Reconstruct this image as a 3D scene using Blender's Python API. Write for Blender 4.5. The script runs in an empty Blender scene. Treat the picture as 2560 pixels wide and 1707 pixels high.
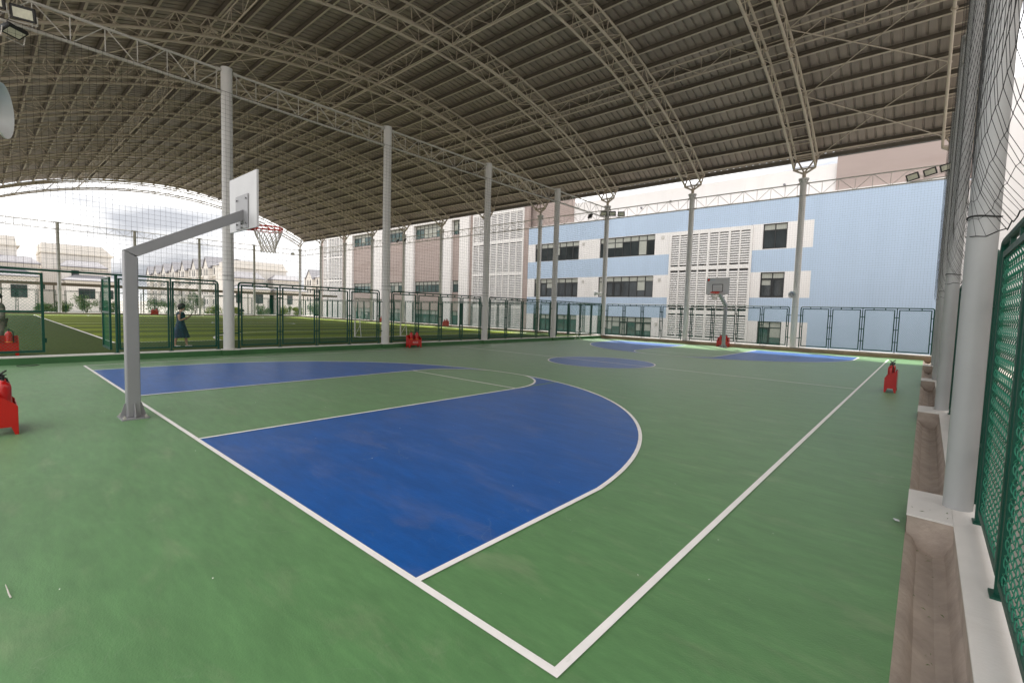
import bpy, bmesh, math, random
from mathutils import Vector, Matrix
random.seed(7)
S = bpy.context.scene
PI = math.pi

# ------------------------------------------------------------------ camera, world, sun, exposure
cam = bpy.data.cameras.new('camera'); cob = bpy.data.objects.new('camera', cam)
S.collection.objects.link(cob); S.camera = cob
cam.sensor_width = 36.0; cam.lens = 1177.2 / 2560 * 36; cam.clip_start = 0.05; cam.clip_end = 3000
yaw, pitch, roll = -0.7206, -0.0648, 0.0296
fw = Vector((math.sin(yaw) * math.cos(pitch), math.cos(yaw) * math.cos(pitch), math.sin(pitch)))
rt0 = Vector((math.cos(yaw), -math.sin(yaw), 0)); up0 = rt0.cross(fw)
rt = math.cos(roll) * rt0 + math.sin(roll) * up0; up = -math.sin(roll) * rt0 + math.cos(roll) * up0
cob.matrix_world = Matrix(((rt.x, up.x, -fw.x, 16.2062), (rt.y, up.y, -fw.y, -1.7675), (rt.z, up.z, -fw.z, 1.7349), (0, 0, 0, 1)))

w = bpy.data.worlds.new('World'); S.world = w; w.use_nodes = True
nt = w.node_tree; nt.nodes.clear()
out = nt.nodes.new('ShaderNodeOutputWorld'); bg = nt.nodes.new('ShaderNodeBackground')
sky = nt.nodes.new('ShaderNodeTexSky'); sky.sky_type = 'NISHITA'; sky.sun_disc = False
sky.sun_elevation = math.radians(56); sky.sun_rotation = math.radians(-45)
tc = nt.nodes.new('ShaderNodeTexCoord'); mp = nt.nodes.new('ShaderNodeMapping'); mp.inputs['Scale'].default_value = (1, 1, 4.2); mp.inputs['Location'].default_value = (.35, .2, .1)
no = nt.nodes.new('ShaderNodeTexNoise'); no.inputs['Scale'].default_value = 2.3; no.inputs['Detail'].default_value = 9; no.inputs['Roughness'].default_value = .62
cr = nt.nodes.new('ShaderNodeValToRGB'); cr.color_ramp.elements[0].position = .10; cr.color_ramp.elements[1].position = .20
no2 = nt.nodes.new('ShaderNodeTexNoise'); no2.inputs['Scale'].default_value = 3.1; no2.inputs['Detail'].default_value = 8
cr2 = nt.nodes.new('ShaderNodeValToRGB'); cr2.color_ramp.elements[0].color = (3.4, 3.5, 3.75, 1); cr2.color_ramp.elements[1].color = (11.0, 10.8, 10.6, 1)
cr2.color_ramp.elements[0].position = .38; cr2.color_ramp.elements[1].position = .66
mx = nt.nodes.new('ShaderNodeMixRGB')
nt.links.new(tc.outputs['Generated'], mp.inputs['Vector']); nt.links.new(mp.outputs[0], no.inputs['Vector']); nt.links.new(mp.outputs[0], no2.inputs['Vector'])
nt.links.new(no.outputs['Fac'], cr.inputs[0]); nt.links.new(no2.outputs['Fac'], cr2.inputs[0])
nt.links.new(cr.outputs[0], mx.inputs['Fac']); nt.links.new(sky.outputs[0], mx.inputs['Color1']); nt.links.new(cr2.outputs[0], mx.inputs['Color2'])
sx_ = nt.nodes.new('ShaderNodeSeparateXYZ'); nt.links.new(tc.outputs['Generated'], sx_.inputs[0])
hz_ = nt.nodes.new('ShaderNodeMapRange'); hz_.inputs['From Min'].default_value = .05; hz_.inputs['From Max'].default_value = .42; hz_.inputs['To Min'].default_value = .5; hz_.inputs['To Max'].default_value = 1.0
mv_ = nt.nodes.new('ShaderNodeMixRGB'); mv_.blend_type = 'MULTIPLY'; mv_.inputs['Fac'].default_value = 1
nt.links.new(sx_.outputs['Z'], hz_.inputs['Value']); nt.links.new(mx.outputs[0], mv_.inputs['Color1']); nt.links.new(hz_.outputs[0], mv_.inputs['Color2'])   # an overcast sky is dimmer towards the horizon
nt.links.new(mv_.outputs[0], bg.inputs['Color']); bg.inputs['Strength'].default_value = 0.10
nt.links.new(bg.outputs[0], out.inputs['Surface'])

sl = bpy.data.lights.new('sun', 'SUN'); sl.energy = 2.7; sl.angle = math.radians(4); sl.color = (1, .95, .87)
so = bpy.data.objects.new('sun', sl); S.collection.objects.link(so)
to_sun = Vector((-.476, .476, 1)).normalized()
so.rotation_euler = to_sun.to_track_quat('Z', 'Y').to_euler()
S.view_settings.view_transform = 'Standard'; S.view_settings.look = 'None'
S.view_settings.exposure = 1.75; S.view_settings.gamma = 1.0
S.cycles.max_bounces = 8; S.cycles.diffuse_bounces = 5; S.cycles.glossy_bounces = 3
S.cycles.transparent_max_bounces = 16; S.cycles.use_denoising = True
S.cycles.sample_clamp_indirect = 6

# ------------------------------------------------------------------ helpers
def link(o): S.collection.objects.link(o); return o
class MB:
    def __init__(s): s.v = []; s.f = []
    def add(s, vs, fs):
        n = len(s.v); s.v += [tuple(p) for p in vs]; s.f += [tuple(i + n for i in f) for f in fs]
    def box(s, x0, x1, y0, y1, z0, z1):
        s.add([(x0, y0, z0), (x1, y0, z0), (x1, y1, z0), (x0, y1, z0), (x0, y0, z1), (x1, y0, z1), (x1, y1, z1), (x0, y1, z1)],
              [(0, 3, 2, 1), (4, 5, 6, 7), (0, 1, 5, 4), (1, 2, 6, 5), (2, 3, 7, 6), (3, 0, 4, 7)])
    def bevbox(s, x0, x1, y0, y1, z0, z1, b):
        # box with chamfered vertical edges and top edge
        def ring(d, z): return [(x0 + d + b, y0 + d, z), (x1 - d - b, y0 + d, z), (x1 - d, y0 + d + b, z), (x1 - d, y1 - d - b, z), (x1 - d - b, y1 - d, z), (x0 + d + b, y1 - d, z), (x0 + d, y1 - d - b, z), (x0 + d, y0 + d + b, z)]
        s.loft([ring(b * .6, z0), ring(0, z0 + b), ring(0, z1 - b), ring(b * .6, z1)])
    def bar(s, p, q, wx, wy, upv=(0, 0, 1)):
        p = Vector(p); q = Vector(q); d = (q - p).normalized(); u = Vector(upv)
        a = d.cross(u)
        if a.length < 1e-4: a = d.cross(Vector((1, 0, 0)))
        a.normalize(); b = a.cross(d); a *= wx / 2; b *= wy / 2
        s.add([p - a - b, p + a - b, p + a + b, p - a + b, q - a - b, q + a - b, q + a + b, q - a + b],
              [(0, 3, 2, 1), (4, 5, 6, 7), (0, 1, 5, 4), (1, 2, 6, 5), (2, 3, 7, 6), (3, 0, 4, 7)])
    def tube(s, pts, r, n=6, cap=True, closed=False):
        pts = [Vector(p) for p in pts]; m = len(pts); rr = r if isinstance(r, (list, tuple)) else [r] * m
        base = len(s.v); ref = None
        for i, p in enumerate(pts):
            if closed: d = pts[(i + 1) % m] - pts[i - 1]
            else: d = pts[min(i + 1, m - 1)] - pts[max(i - 1, 0)]
            d.normalize()
            if ref is None:
                ref = Vector((0, 0, 1)) if abs(d.z) < .9 else Vector((1, 0, 0))
            a = ref - d * ref.dot(d)
            if a.length < 1e-5: a = d.orthogonal()
            a.normalize(); ref = a; b = d.cross(a)
            for k in range(n):
                t = 2 * PI * (k + .5) / n; s.v.append(tuple(p + rr[i] * (math.cos(t) * a + math.sin(t) * b)))
        for i in range(m if closed else m - 1):
            j = (i + 1) % m
            for k in range(n):
                k2 = (k + 1) % n; s.f.append((base + i * n + k, base + i * n + k2, base + j * n + k2, base + j * n + k))
        if cap and not closed and n > 2:
            s.f.append(tuple(base + k for k in reversed(range(n)))); s.f.append(tuple(base + (m - 1) * n + k for k in range(n)))
    def wire(s, p, q, r):   # thin three-sided thread without caps
        s.tube((p, q), r, 3, False)
    def loft(s, rings, cap=True):
        n = len(rings[0]); base = len(s.v)
        for r in rings: s.v += [tuple(p) for p in r]
        for i in range(len(rings) - 1):
            for k in range(n):
                k2 = (k + 1) % n; s.f.append((base + i * n + k, base + i * n + k2, base + (i + 1) * n + k2, base + (i + 1) * n + k))
        if cap:
            s.f.append(tuple(base + k for k in reversed(range(n)))); s.f.append(tuple(base + (len(rings) - 1) * n + k for k in range(n)))
    def lathe(s, prof, c=(0, 0, 0), n=20, ax='z', sx=1, sy=1):
        rings = []
        for r, h in prof:
            ring = []
            for k in range(n):
                t = 2 * PI * k / n; a, b = r * math.cos(t) * sx, r * math.sin(t) * sy
                ring.append({'z': (c[0] + a, c[1] + b, c[2] + h), 'x': (c[0] + h, c[1] + a, c[2] + b), 'y': (c[0] + b, c[1] + h, c[2] + a)}[ax])
            rings.append(ring)
        s.loft(rings)
    def prism(s, poly, fn, d0, d1):  # poly in (u,v); fn(u,v,d) -> point
        n = len(poly)
        s.add([fn(u, v, d0) for u, v in poly] + [fn(u, v, d1) for u, v in poly],
              [tuple(reversed(range(n))), tuple(range(n, 2 * n))] + [(k, (k + 1) % n, n + (k + 1) % n, n + k) for k in range(n)])
    def quad(s, a, b, c, d): s.add([a, b, c, d], [(0, 1, 2, 3)])
    def mesh(s, name, m, smooth=False):
        me = bpy.data.meshes.new(name); me.from_pydata(s.v, [], s.f); me.validate(); me.update()
        bm = bmesh.new(); bm.from_mesh(me); bmesh.ops.recalc_face_normals(bm, faces=bm.faces); bm.to_mesh(me); bm.free()
        if m: me.materials.append(m)
        if smooth: me.shade_smooth(); me.set_sharp_from_angle(angle=math.radians(35))
        return me
    def build(s, name, m, parent=None, smooth=False):
        me = s.mesh(name, m, smooth); o = link(bpy.data.objects.new(name, me))
        if parent: o.parent = parent
        return o
def tag(o, label, cat, group=None):
    o['label'] = label; o['category'] = cat
    if group: o['group'] = group
    return o
def thing(name, label, cat, loc=(0, 0, 0), rz=0, group=None):
    o = link(bpy.data.objects.new(name, None)); o.location = loc; o.rotation_euler = (0, 0, rz)
    o.empty_display_size = .2
    return tag(o, label, cat, group)
def struct(o): o['kind'] = 'structure'; return o
def dup(root, loc, rz=0, label=None, group=None):
    def cp(o, par):
        c = o.copy(); link(c)
        if par: c.parent = par
        for ch in o.children: cp(ch, c)
        return c
    r = cp(root, None); r.location = loc; r.rotation_euler = (0, 0, rz)
    if label: r['label'] = label
    if group: r['group'] = group
    return r
ORD = ['first', 'second', 'third', 'fourth', 'fifth', 'sixth', 'seventh', 'eighth', 'ninth', 'tenth', 'eleventh', 'twelfth', 'thirteenth']

def mat(name, col, rough=.6, metal=0., var=.12, scale=3., bump=0., bscale=40., spec=.5, dirt=None, stretch=(1, 1, 1), coat=0, sheen=0, fine=0, scuff=False):
    m = bpy.data.materials.new(name); m.use_nodes = True; t = m.node_tree; b = t.nodes['Principled BSDF']
    b.inputs['Roughness'].default_value = rough; b.inputs['Metallic'].default_value = metal
    b.inputs['Specular IOR Level'].default_value = spec; b.inputs['Coat Weight'].default_value = coat
    b.inputs['Sheen Weight'].default_value = sheen; b.inputs['Sheen Roughness'].default_value = .45
    c = t.nodes.new('ShaderNodeTexCoord'); mp = t.nodes.new('ShaderNodeMapping'); mp.inputs['Scale'].default_value = stretch
    t.links.new(c.outputs['Object'], mp.inputs[0])
    n = t.nodes.new('ShaderNodeTexNoise'); n.inputs['Scale'].default_value = scale; n.inputs['Detail'].default_value = 6; n.inputs['Roughness'].default_value = .6
    t.links.new(mp.outputs[0], n.inputs['Vector'])
    r = t.nodes.new('ShaderNodeValToRGB'); e = r.color_ramp.elements
    e[0].position = .3; e[1].position = .7
    e[0].color = tuple(max(0, x * (1 - var)) for x in col) + (1,); e[1].color = tuple(min(1, x * (1 + var)) for x in col) + (1,)
    t.links.new(n.outputs['Fac'], r.inputs[0]); colout = r.outputs[0]
    if dirt:
        dcol, dscale, lo, hi, amt = dirt
        n2 = t.nodes.new('ShaderNodeTexNoise'); n2.inputs['Scale'].default_value = dscale; n2.inputs['Detail'].default_value = 8; n2.inputs['Roughness'].default_value = .65; n2.inputs['Distortion'].default_value = .6
        t.links.new(mp.outputs[0], n2.inputs['Vector'])
        r2 = t.nodes.new('ShaderNodeValToRGB'); r2.color_ramp.elements[0].position = lo; r2.color_ramp.elements[1].position = hi
        r2.color_ramp.elements[1].color = (amt, amt, amt, 1)
        t.links.new(n2.outputs['Fac'], r2.inputs[0])
        x = t.nodes.new('ShaderNodeMixRGB'); x.inputs['Color2'].default_value = dcol + (1,)
        t.links.new(r2.outputs[0], x.inputs['Fac']); t.links.new(colout, x.inputs['Color1']); colout = x.outputs[0]
    if fine:
        n4 = t.nodes.new('ShaderNodeTexNoise'); n4.inputs['Scale'].default_value = fine; n4.inputs['Detail'].default_value = 10; n4.inputs['Roughness'].default_value = .75
        mp4 = t.nodes.new('ShaderNodeMapping'); mp4.inputs['Scale'].default_value = (.35, 1.6, 1); mp4.inputs['Rotation'].default_value = (0, 0, .5)
        t.links.new(c.outputs['Object'], mp4.inputs[0]); t.links.new(mp4.outputs[0], n4.inputs['Vector'])
        r4 = t.nodes.new('ShaderNodeValToRGB'); r4.color_ramp.elements[0].position = .35; r4.color_ramp.elements[1].position = .75
        r4.color_ramp.elements[0].color = (.86, .86, .86, 1); r4.color_ramp.elements[1].color = (1.18, 1.16, 1.14, 1)
        t.links.new(n4.outputs['Fac'], r4.inputs[0])
        x4 = t.nodes.new('ShaderNodeMixRGB'); x4.blend_type = 'MULTIPLY'; x4.inputs['Fac'].default_value = 1
        t.links.new(colout, x4.inputs['Color1']); t.links.new(r4.outputs[0], x4.inputs['Color2']); colout = x4.outputs[0]
    if scuff:   # hair-thin pale scuffs, in patches
        n5 = t.nodes.new('ShaderNodeTexNoise'); n5.inputs['Scale'].default_value = 2.6; n5.inputs['Detail'].default_value = 1.5; n5.inputs['Distortion'].default_value = 1.2
        n6 = t.nodes.new('ShaderNodeTexNoise'); n6.inputs['Scale'].default_value = .9; n6.inputs['Detail'].default_value = 5
        t.links.new(c.outputs['Object'], n5.inputs['Vector']); t.links.new(c.outputs['Object'], n6.inputs['Vector'])
        r5 = t.nodes.new('ShaderNodeValToRGB'); e5 = r5.color_ramp.elements; e5[0].position = .492; e5[1].position = .5; e5.new(.508)
        for q, v in zip(e5, (0, 1, 0)): q.color = (v, v, v, 1)
        r6 = t.nodes.new('ShaderNodeValToRGB'); r6.color_ramp.elements[0].position = .52; r6.color_ramp.elements[1].position = .66; r6.color_ramp.elements[1].color = (.13, .13, .13, 1)
        t.links.new(n5.outputs['Fac'], r5.inputs[0]); t.links.new(n6.outputs['Fac'], r6.inputs[0])
        mm5 = t.nodes.new('ShaderNodeMixRGB'); mm5.blend_type = 'MULTIPLY'; mm5.inputs['Fac'].default_value = 1
        t.links.new(r5.outputs[0], mm5.inputs['Color1']); t.links.new(r6.outputs[0], mm5.inputs['Color2'])
        x5 = t.nodes.new('ShaderNodeMixRGB'); x5.inputs['Color2'].default_value = (.42, .45, .38, 1)
        t.links.new(mm5.outputs[0], x5.inputs['Fac']); t.links.new(colout, x5.inputs['Color1']); colout = x5.outputs[0]
    t.links.new(colout, b.inputs['Base Color'])
    if bump:
        n3 = t.nodes.new('ShaderNodeTexNoise'); n3.inputs['Scale'].default_value = bscale; n3.inputs['Detail'].default_value = 4
        t.links.new(c.outputs['Object'], n3.inputs['Vector'])
        bp = t.nodes.new('ShaderNodeBump'); bp.inputs['Strength'].default_value = bump; bp.inputs['Distance'].default_value = .01
        t.links.new(n3.outputs['Fac'], bp.inputs['Height']); t.links.new(bp.outputs[0], b.inputs['Normal'])
    m['colout'] = 1
    return m

M = {}
M['green'] = mat('court green paint', (.10, .228, .086), .45, var=.10, scale=1.6, dirt=((.30, .33, .21), .9, .55, .80, .38), stretch=(1, 3.0, 1), bump=.15, bscale=90, spec=.4, sheen=.085, fine=9, scuff=True)
M['blue'] = mat('court blue paint', (.003, .085, .335), .42, var=.12, scale=1.4, dirt=((.22, .22, .32), .8, .52, .80, .32), stretch=(1, 2.6, 1), bump=.12, bscale=90, spec=.4, sheen=.03, fine=8, scuff=True)
M['line'] = mat('white line paint', (.86, .83, .80), .55, var=.05, scale=5, dirt=((.40, .44, .36), 9, .62, .74, .35))
M['kerbgreen'] = mat('green kerb paint', (.032, .115, .035), .6, var=.15, scale=1.2)
M['kerbwhite'] = mat('white kerb paint', (.66, .63, .60), .6, var=.07, scale=1.5, dirt=((.36, .31, .26), 2.2, .58, .85, .4), bump=.2, bscale=60)
M['concrete'] = mat('raw concrete', (.39, .325, .275), .9, var=.2, scale=4, dirt=((.24, .19, .16), 1.6, .48, .78, .55), bump=.5, bscale=35)
M['brownkerb'] = mat('bare brown kerb', (.30, .21, .145), .85, var=.2, scale=2, dirt=((.13, .10, .075), 1.6, .5, .75, .7), bump=.4, bscale=30)
M['ground'] = mat('pale paving', (.30, .28, .25), .9, var=.12, scale=.3)
M['steel'] = mat('cream painted steel', (.43, .37, .295), .5, var=.08, scale=1.5)
M['purlin'] = mat('shaded purlin steel', (.115, .098, .077), .55, var=.10, scale=1.5)  # shade beside the purlin web put into its colour; gutter shares it
M['sheet'] = mat('ribbed roof sheet', (.25, .205, .175), .5, var=.24, scale=1.1, dirt=((.125, .105, .088), .5, .5, .8, .5), stretch=(2.4, .16, .16))
M['postgrey'] = mat('pale grey post paint', (.56, .55, .535), .45, var=.05, scale=1.2, dirt=((.42, .40, .37), 1.7, .58, .85, .35))
M['postshade'] = mat('shaded copy of post paint', (.37, .375, .375), .45, var=.06, scale=1.2, dirt=((.28, .27, .25), 1.7, .55, .85, .45))  # darker copy of postgrey, shade on the right posts put into colour
M['galv'] = mat('galvanised lattice', (.46, .44, .40), .5, .2, var=.10, scale=4)
M['hoopgrey'] = mat('grey hoop paint', (.25, .25, .262), .38, var=.04, scale=2, dirt=((.15, .145, .14), 3, .6, .85, .3))
M['board'] = mat('white backboard', (.50, .50, .51), .4, var=.05, scale=3, dirt=((.38, .38, .385), 2, .5, .8, .4))
M['darkgreen'] = mat('green fence paint', (.005, .055, .036), .45, var=.12, scale=3, spec=.25)
M['meshgreen'] = mat('green wire coating', (.010, .16, .095), .42, var=.1, scale=5)
M['net'] = mat('black net cord', (.03, .03, .03), .8, var=.2, scale=5)
M['cord'] = mat('net cord white', (.60, .56, .51), .85, var=.1, scale=20)
M['red'] = mat('red enamel', (.46, .006, .005), .3, var=.06, scale=4, coat=.15)
M['rim'] = mat('red rim paint', (.70, .04, .02), .4, var=.08, scale=6)
M['black'] = mat('black plastic', (.015, .015, .016), .45, var=.2, scale=6)
M['yellow'] = mat('yellow band', (.75, .42, .03), .5, var=.05)
M['white'] = mat('white plastic', (.62, .63, .63), .35, var=.04, scale=5)
M['goalwhite'] = mat('white goal tube', (.62, .60, .55), .45, var=.06)
M['lens'] = mat('floodlight glass', (.58, .57, .46), .3, var=.12, scale=12, spec=.5)
M['wblue'] = mat('light blue render', (.405, .505, .64), .8, var=.04, scale=.4, dirt=((.35, .44, .56), .9, .52, .8, .45), stretch=(1, 1, .13), bump=.1, bscale=60)
M['wwhite'] = mat('white render', (.74, .715, .70), .8, var=.04, scale=.4, dirt=((.60, .57, .54), .9, .54, .82, .45), stretch=(1, 1, .13), bump=.1, bscale=60)
M['wmauve'] = mat('mauve brown render', (.37, .30, .275), .8, var=.06, scale=.5, dirt=((.28, .215, .19), .25, .5, .75, .6), stretch=(.3, 1, 1.5), bump=.1, bscale=60)
M['recess'] = mat('shade-darkened recess wall', (.19, .20, .23), .85, var=.1, scale=.5)  # back wall darkened, the shade behind the louvres is in its colour
M['louvre'] = mat('white louvre metal', (.72, .70, .68), .5, var=.04)
M['frame'] = mat('dark window frame', (.022, .024, .026), .4, var=.1)
M['glass'] = mat('dark window glass', (.035, .042, .045), .06, var=.5, scale=.35, spec=.6)
M['glassgreen'] = mat('greenish window glass', (.05, .10, .095), .06, var=.5, scale=.3, spec=.7)
M['blind'] = mat('pale blind', (.38, .39, .35), .7, var=.1, scale=1)
M['cream'] = mat('cream villa render', (.64, .605, .56), .85, var=.05, scale=.4)
M['creamtrim'] = mat('cream villa cornice', (.66, .62, .55), .8, var=.05, scale=.6)
M['slate'] = mat('grey roof slate', (.19, .185, .20), .75, var=.1, scale=1.5)
M['canopy'] = mat('brown canopy roof', (.115, .092, .062), .6, var=.1, scale=1)
M['leafA'] = mat('shrub leaves', (.085, .145, .03), .55, var=.5, scale=6)
M['leafB'] = mat('bright shrub leaves', (.21, .25, .02), .55, var=.4, scale=6)
M['twig'] = mat('twig bark', (.10, .07, .045), .9)
M['skin'] = mat('skin', (.52, .30, .21), .55, var=.05, scale=10)
M['hair'] = mat('dark hair', (.018, .010, .008), .5, var=.4, scale=25)
M['shoe'] = mat('white shoe', (.6, .58, .55), .6)
M['ac'] = mat('white casing', (.5, .48, .45), .6)

def turf_mat():
    m = mat('striped turf', (.1, .15, .02), .9, var=.25, scale=30, spec=.1); t = m.node_tree; b = t.nodes['Principled BSDF']
    c = t.nodes.new('ShaderNodeTexCoord'); sp = t.nodes.new('ShaderNodeSeparateXYZ'); t.links.new(c.outputs['Object'], sp.inputs[0])
    def mth(op, a, bb):
        n = t.nodes.new('ShaderNodeMath'); n.operation = op
        for i, v in enumerate((a, bb)):
            if v is None: continue
            if isinstance(v, (int, float)): n.inputs[i].default_value = v
            else: t.links.new(v, n.inputs[i])
        return n.outputs[0]
    s = mth('FLOORED_MODULO', mth('MULTIPLY', mth('ADD', sp.outputs['X'], 6.66), 1 / 4.5), 1.0)
    s = mth('GREATER_THAN', s, .5)
    inx = mth('MULTIPLY', mth('LESS_THAN', sp.outputs['X'], -6.64), mth('GREATER_THAN', sp.outputs['X'], -44.2))
    iny = mth('MULTIPLY', mth('LESS_THAN', sp.outputs['Y'], 25.9), mth('GREATER_THAN', sp.outputs['Y'], 1.63))
    ins = mth('MULTIPLY', inx, iny)
    a = t.nodes.new('ShaderNodeMixRGB'); a.inputs['Color1'].default_value = (.11, .145, .02, 1); a.inputs['Color2'].default_value = (.205, .26, .024, 1); t.links.new(s, a.inputs['Fac'])
    d = t.nodes.new('ShaderNodeMixRGB'); d.inputs['Color1'].default_value = (.05, .078, .016, 1); t.links.new(ins, d.inputs['Fac']); t.links.new(a.outputs[0], d.inputs['Color2'])
    n = t.nodes.new('ShaderNodeTexNoise'); n.inputs['Scale'].default_value = 14; n.inputs['Detail'].default_value = 8
    t.links.new(c.outputs['Object'], n.inputs['Vector'])
    v = mth('ADD', mth('MULTIPLY', n.outputs['Fac'], 1.0), .5)
    x = t.nodes.new('ShaderNodeMixRGB'); x.blend_type = 'MULTIPLY'; x.inputs['Fac'].default_value = 1; t.links.new(d.outputs[0], x.inputs['Color1']); t.links.new(v, x.inputs['Color2'])
    t.links.new(x.outputs[0], b.inputs['Base Color']); return m
M['turf'] = turf_mat()
def checker_cloth(name, c1, c2, scale, kind):
    m = mat(name, c1, .8, var=.1); t = m.node_tree; b = t.nodes['Principled BSDF']
    c = t.nodes.new('ShaderNodeTexCoord')
    if kind == 'camo':
        n = t.nodes.new('ShaderNodeTexNoise'); n.inputs['Scale'].default_value = scale; n.inputs['Detail'].default_value = 3; o = n.outputs['Fac']
        lo, hi = .47, .53
    else:
        n = t.nodes.new('ShaderNodeTexVoronoi'); n.inputs['Scale'].default_value = scale; o = n.outputs['Distance']; lo, hi = .25, .35
    t.links.new(c.outputs['Object'], n.inputs['Vector'])
    r = t.nodes.new('ShaderNodeValToRGB'); r.color_ramp.elements[0].position = lo; r.color_ramp.elements[1].position = hi
    r.color_ramp.elements[0].color = c1 + (1,); r.color_ramp.elements[1].color = c2 + (1,)
    t.links.new(o, r.inputs[0]); t.links.new(r.outputs[0], b.inputs['Base Color']); return m
M['dress'] = checker_cloth('navy patterned cloth', (.02, .10, .15), (.008, .018, .045), 14, 'dots')
M['camo'] = checker_cloth('grey camouflage cloth', (.21, .19, .15), (.12, .115, .09), 9, 'camo')

# ------------------------------------------------------------------ ground, court, markings
W, L = 15.0, 26.0
b = MB(); b.box(-900, 400, -400, 900, -1.4, -.38); struct(b.build('ground', M['ground']))
b = MB(); b.box(-1.0, 16.18, -2.6, 27.35, -.36, 0); struct(b.build('court_floor', M['green']))
b = MB(); b.box(-48.6, -1.3, -2.6, 27.35, -.36, .10); struct(b.build('football_turf', M['turf']))

hk, dft, ds, rc, R3, yc3 = 1.9204, 6.185, 1.1019, 1.901, 6.4325, 1.60
def strip(b, inner, outer, z, closed=False):
    n = len(inner)
    for i in range(n if closed else n - 1):
        j = (i + 1) % n
        b.add([inner[i] + (z,), outer[i] + (z,), outer[j] + (z,), inner[j] + (z,)], [(0, 1, 2, 3)])
def arc3(x, r): 
    d = abs(x - W / 2); return yc3 + math.sqrt(max(0, r * r - d * d))
bl = MB(); wl = MB(); zb, zw = .004, .008
for fl in (False, True):
    Y = (lambda y: L - y) if fl else (lambda y: y)
    xs = []; N = 160
    x0, x1 = ds + .03, W - ds - .03
    prev = None
    for i in range(N + 1):
        x = x0 + (x1 - x0) * i / N; d = abs(x - W / 2)
        top = arc3(x, R3 - .02); low = .03
        if d < hk - .02: low = dft + math.sqrt(max(0, (hk - .02) ** 2 - d * d))
        cur = (x, low, max(top, low))
        if prev and prev[2] > prev[1] + 1e-4 or (prev and cur[2] > cur[1] + 1e-4):
            if not (abs(prev[1] - cur[1]) > 4):
                bl.add([(prev[0], Y(prev[1]), zb), (cur[0], Y(cur[1]), zb), (cur[0], Y(cur[2]), zb), (prev[0], Y(prev[2]), zb)], [(0, 1, 2, 3)])
        prev = cur
    for xk in (W / 2 - hk + .01, W / 2 + hk - .01): pass
    # three point line
    jy = yc3 + math.sqrt(R3 ** 2 - (W / 2 - ds) ** 2)
    a0 = math.asin((jy - yc3) / R3)
    ii = [(ds + .05, Y(.05))]; oo = [(ds, Y(.05))]
    for k in range(81):
        a = PI - a0 - (PI - 2 * a0) * k / 80
        oo.append((W / 2 + R3 * math.cos(a), Y(yc3 + R3 * math.sin(a)))); ii.append((W / 2 + (R3 - .05) * math.cos(a), Y(yc3 + (R3 - .05) * math.sin(a))))
    ii.append((W - ds - .05, Y(.05))); oo.append((W - ds, Y(.05)))
    strip(wl, ii, oo, zw)
    # key and free-throw circle, clipped by the arc where it would cross it
    ii = [(W / 2 - hk + .05, Y(.05))]; oo = [(W / 2 - hk, Y(.05))]
    for k in range(41):
        a = PI - PI * k / 40
        for lst, r in ((oo, hk), (ii, hk - .05)):
            px, py = W / 2 + r * math.cos(a), dft + r * math.sin(a)
            lim = arc3(px, R3 - (.0 if lst is oo else .05))
            lst.append((px, Y(min(py, lim))))
    ii.append((W / 2 + hk - .05, Y(.05))); oo.append((W / 2 + hk, Y(.05)))
    strip(wl, ii, oo, zw + .001)
    strip(wl, [(W / 2 - hk + .05, Y(dft - .05)), (W / 2 + hk - .05, Y(dft - .05))], [(W / 2 - hk + .05, Y(dft)), (W / 2 + hk - .05, Y(dft))], zw + .002)
ci = [(W / 2 + (rc - .05) * math.cos(2 * PI * k / 72), L / 2 + (rc - .05) * math.sin(2 * PI * k / 72)) for k in range(72)]
co = [(W / 2 + rc * math.cos(2 * PI * k / 72), L / 2 + rc * math.sin(2 * PI * k / 72)) for k in range(72)]
strip(wl, ci, co, zw, True)
bl.add([(p[0], p[1], zb) for p in ci], [tuple(range(72))])
strip(wl, [(.05, L / 2 - .025), (W - .05, L / 2 - .025)], [(.05, L / 2 + .025), (W - .05, L / 2 + .025)], zw + .002)
pi_ = [(.05, .05), (W - .05, .05), (W - .05, L - .05), (.05, L - .05)]; po = [(0, 0), (W, 0), (W, L), (0, L)]
strip(wl, pi_, po, zw, True)
struct(bl.build('blue_court_paint', M['blue'])); struct(wl.build('court_lines', M['line']))
# football lines
fl = MB(); z = .104
def fline(a, b2, wd=.09):
    a = Vector(a); b2 = Vector(b2); n = Vector((-(b2 - a).y, (b2 - a).x)).normalized() * wd / 2
    fl.add([(a.x - n.x, a.y - n.y, z), (b2.x - n.x, b2.y - n.y, z), (b2.x + n.x, b2.y + n.y, z), (a.x + n.x, a.y + n.y, z)], [(0, 1, 2, 3)])
fx0, fx1, fy0, fy1 = -6.66, -44.2, 1.63, 25.9
for a, c in (((fx0, fy0), (fx1, fy0)), ((fx1, fy0 + .045), (fx1, fy1 - .045)), ((fx1, fy1), (fx0, fy1)), ((fx0, fy1 - .045), (fx0, fy0 + .045))): fline(a, c)
z = .106
fline(((fx0 + fx1) / 2, fy0 + .05), ((fx0 + fx1) / 2, fy1 - .05))
def farc(cx, cy, r, a0, a1):
    n = 40; i = []; o = []
    for k in range(n + 1):
        a = a0 + (a1 - a0) * k / n; i.append((cx + (r - .045) * math.cos(a), cy + (r - .045) * math.sin(a))); o.append((cx + (r + .045) * math.cos(a), cy + (r + .045) * math.sin(a)))
    strip(fl, i, o, z + .002)
farc((fx0 + fx1) / 2, 13.4, 3, 0, 2 * PI)
for gx, s in ((fx0, -1), (fx1, 1)):
    farc(gx, 11.6, 6.4, PI if s < 0 else 0, 1.5 * PI if s < 0 else -PI / 2); farc(gx, 14.4, 6.4, PI if s < 0 else 0, PI / 2)
    fline((gx + s * 6.4, 11.6), (gx + s * 6.4, 14.4))
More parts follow.
